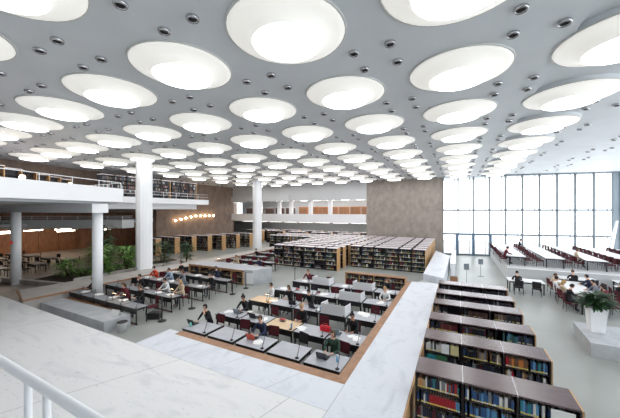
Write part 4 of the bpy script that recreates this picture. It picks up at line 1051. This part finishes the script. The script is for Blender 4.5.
# gallery railings
def railing(name, label, pts, z, h, step, rails, r=0.02, panel=False):
    o = thing(name, label, 'railing', (0, 0, 0)); P_ = [Vector((p[0], p[1], z)) for p in pts]
    for k in range(rails):
        MB().tube([p + Vector((0, 0, h * (k + 1) / rails)) for p in P_], r, 6).build('rail', M_white, o)
    for a, b in zip(P_, P_[1:]):
        n = max(1, int((b - a).length / step))
        for i in range(n):
            q = a.lerp(b, i / n); MB().tube([q, q + Vector((0, 0, h))], r * 0.9, 6).build('post', M_white, o)
    return o
railing('balcony_railing', 'thin white railing along the top of the big white balcony', [(-11.1, -8.0), (-13.35, -2.25), (-15.5, 3.5), (-27, 3.6)], ZB1, 0.35, 1.3, 1)
railing('gallery_railing', 'white railing of the distant upper gallery', [(-24.05, 3.8), (-24.05, 18.1)], 6.5, 0.6, 1.4, 2)
railing('gallery_railing', 'white railing of the middle gallery', [(-36.2, -7), (-35.9, 4.0), (-26.6, 9.8), (-26.5, 10.7)], 4.35, 0.35, 1.3, 2)
# balcony contents: shelves of books and lamps
for k in range(6):
    PCs.put((-19.6 - k * 1.05, -3.4 + k * 1.05, ZB0 + 0.06), PI / 2 + 0.15, 'tall bookcase behind the balcony railing, %s towards the balcony corner' % ORD[k], 'bookcases on the balcony')
for k, (x, y) in enumerate([(-17.6, -0.2), (-20.3, 3.0)]):
    o = thing('globe_lamp', 'warm glowing lamp behind the balcony railing, %s' % ('on the near stretch', 'close to its corner')[k], 'lamp', (x, y, 5.77), group='lamps on the balcony')
    MB().tube([(0, 0, 0), (0, 0, 1.05)], 0.02, 8).build('pole', M_black, o)
    MB().lathe([(0.09, 1.02), (0.12, 1.1), (0.12, 1.2), (0.09, 1.28)], seg=12).build('lamp_shade', M_bulb, o)
# wall lamps on the brown wall
for k in range(9):
    o = thing('wall_lamp', 'warm round lamp on the brown wall above the bookcases, %s towards the corner' % ORD[k], 'lamp', (-31.95, 19.6 + k * 0.85, 4.35 + (0.12 if k > 3 else -0.25 * (3 - k) * 0.6)), group='wall lamps in a row')
    MB().cbox(0.03, 0, -0.06, 0.1, 0.12, 0.12).build('bracket', M_black, o)
    MB().lathe([(0.02, -0.13), (0.12, -0.08), (0.15, 0), (0.12, 0.08), (0.02, 0.13)], 0.22, 0, 14).build('globe', M_bulb, o)
# fluorescent lights in the timber room, some of them added only to brighten it
for k, (x, y) in enumerate([(-41.5, 3.0), (-41.5, 5.6), (-41.5, 8.2), (-38, 0.2), (-37, 9.5), (-38.5, 5.0), (-36, 13.0), (-41.5, 11)]):
    o = thing('tube_light', 'glowing linear lamp hanging in the timber-walled room, %s counted inwards' % ORD[k], 'ceiling light', (x, y, 2.9), 0.3, group='linear lamps in the timber room')
    MB().box(-0.08, -0.95, 0, 0.08, 0.95, 0.07).build('diffuser', M_fluor, o)
    for yy in (-0.7, 0.7): MB().tube([(0, yy, 0.06), (0, yy, 0.62)], 0.01, 6).build('suspension_rod', M_black, o)
# downlights under the balcony-level gallery and under the upper gallery
for k in range(8):
    o = thing('soffit_spot', 'small white spot lamp under the middle gallery, %s towards the plants' % ORD[k], 'downlight', (-36.8 + k * 1.35, 3.4 + k * 0.82, 3.5), group='spots under the middle gallery')
    MB().lathe([(0.14, 0), (0.14, -0.06), (0.1, -0.07)], seg=10).build('housing', M_white, o)
# red dot sign + fixture on the far left column
o = thing('round_sign', 'small round red sign on the outer slim column', 'sign', (-25.12, 1.58, 3.0), math.atan2(0.55, 1) + PI / 2 - PI)
MB().lathe([(0.13, 0), (0.13, 0.02)], seg=16).build('sign_plate', mat('sign_red', rgb(190, 60, 44), 0.5), o).rotation_euler = (PI / 2, 0, 0)
# warm reading lamps that are switched on in the planting-side area
for k, (x, y, w) in enumerate([(-12.2, 2.0, 'first row'), (-11.0, 3.75, 'second row, aisle end'), (-16.0, 12.0, 'beyond the oak counter'), (-12.9, 1.9, 'first row, beside the maroon reader'), (-5.95, 5.3, 'pale wooden desk of the third row')]):
    o = thing('reading_lamp', 'small switched-on desk lamp glowing warm, %s' % w, 'lamp', (x, y - 0.25, 0.752), group='lit reading lamps')
    MB().lathe([(0.06, 0), (0.06, 0.015)], seg=12).build('base', M_black, o); MB().tube([(0, 0, 0.01), (0, 0.05, 0.34)], 0.01, 6).build('arm', M_black, o)
    MB().cbox(0, 0.1, 0.33, 0.26, 0.06, 0.03).build('lamp_head', M_black, o)
    MB().cbox(0, 0.1, 0.322, 0.22, 0.045, 0.008).build('tube', M_bulb, o)
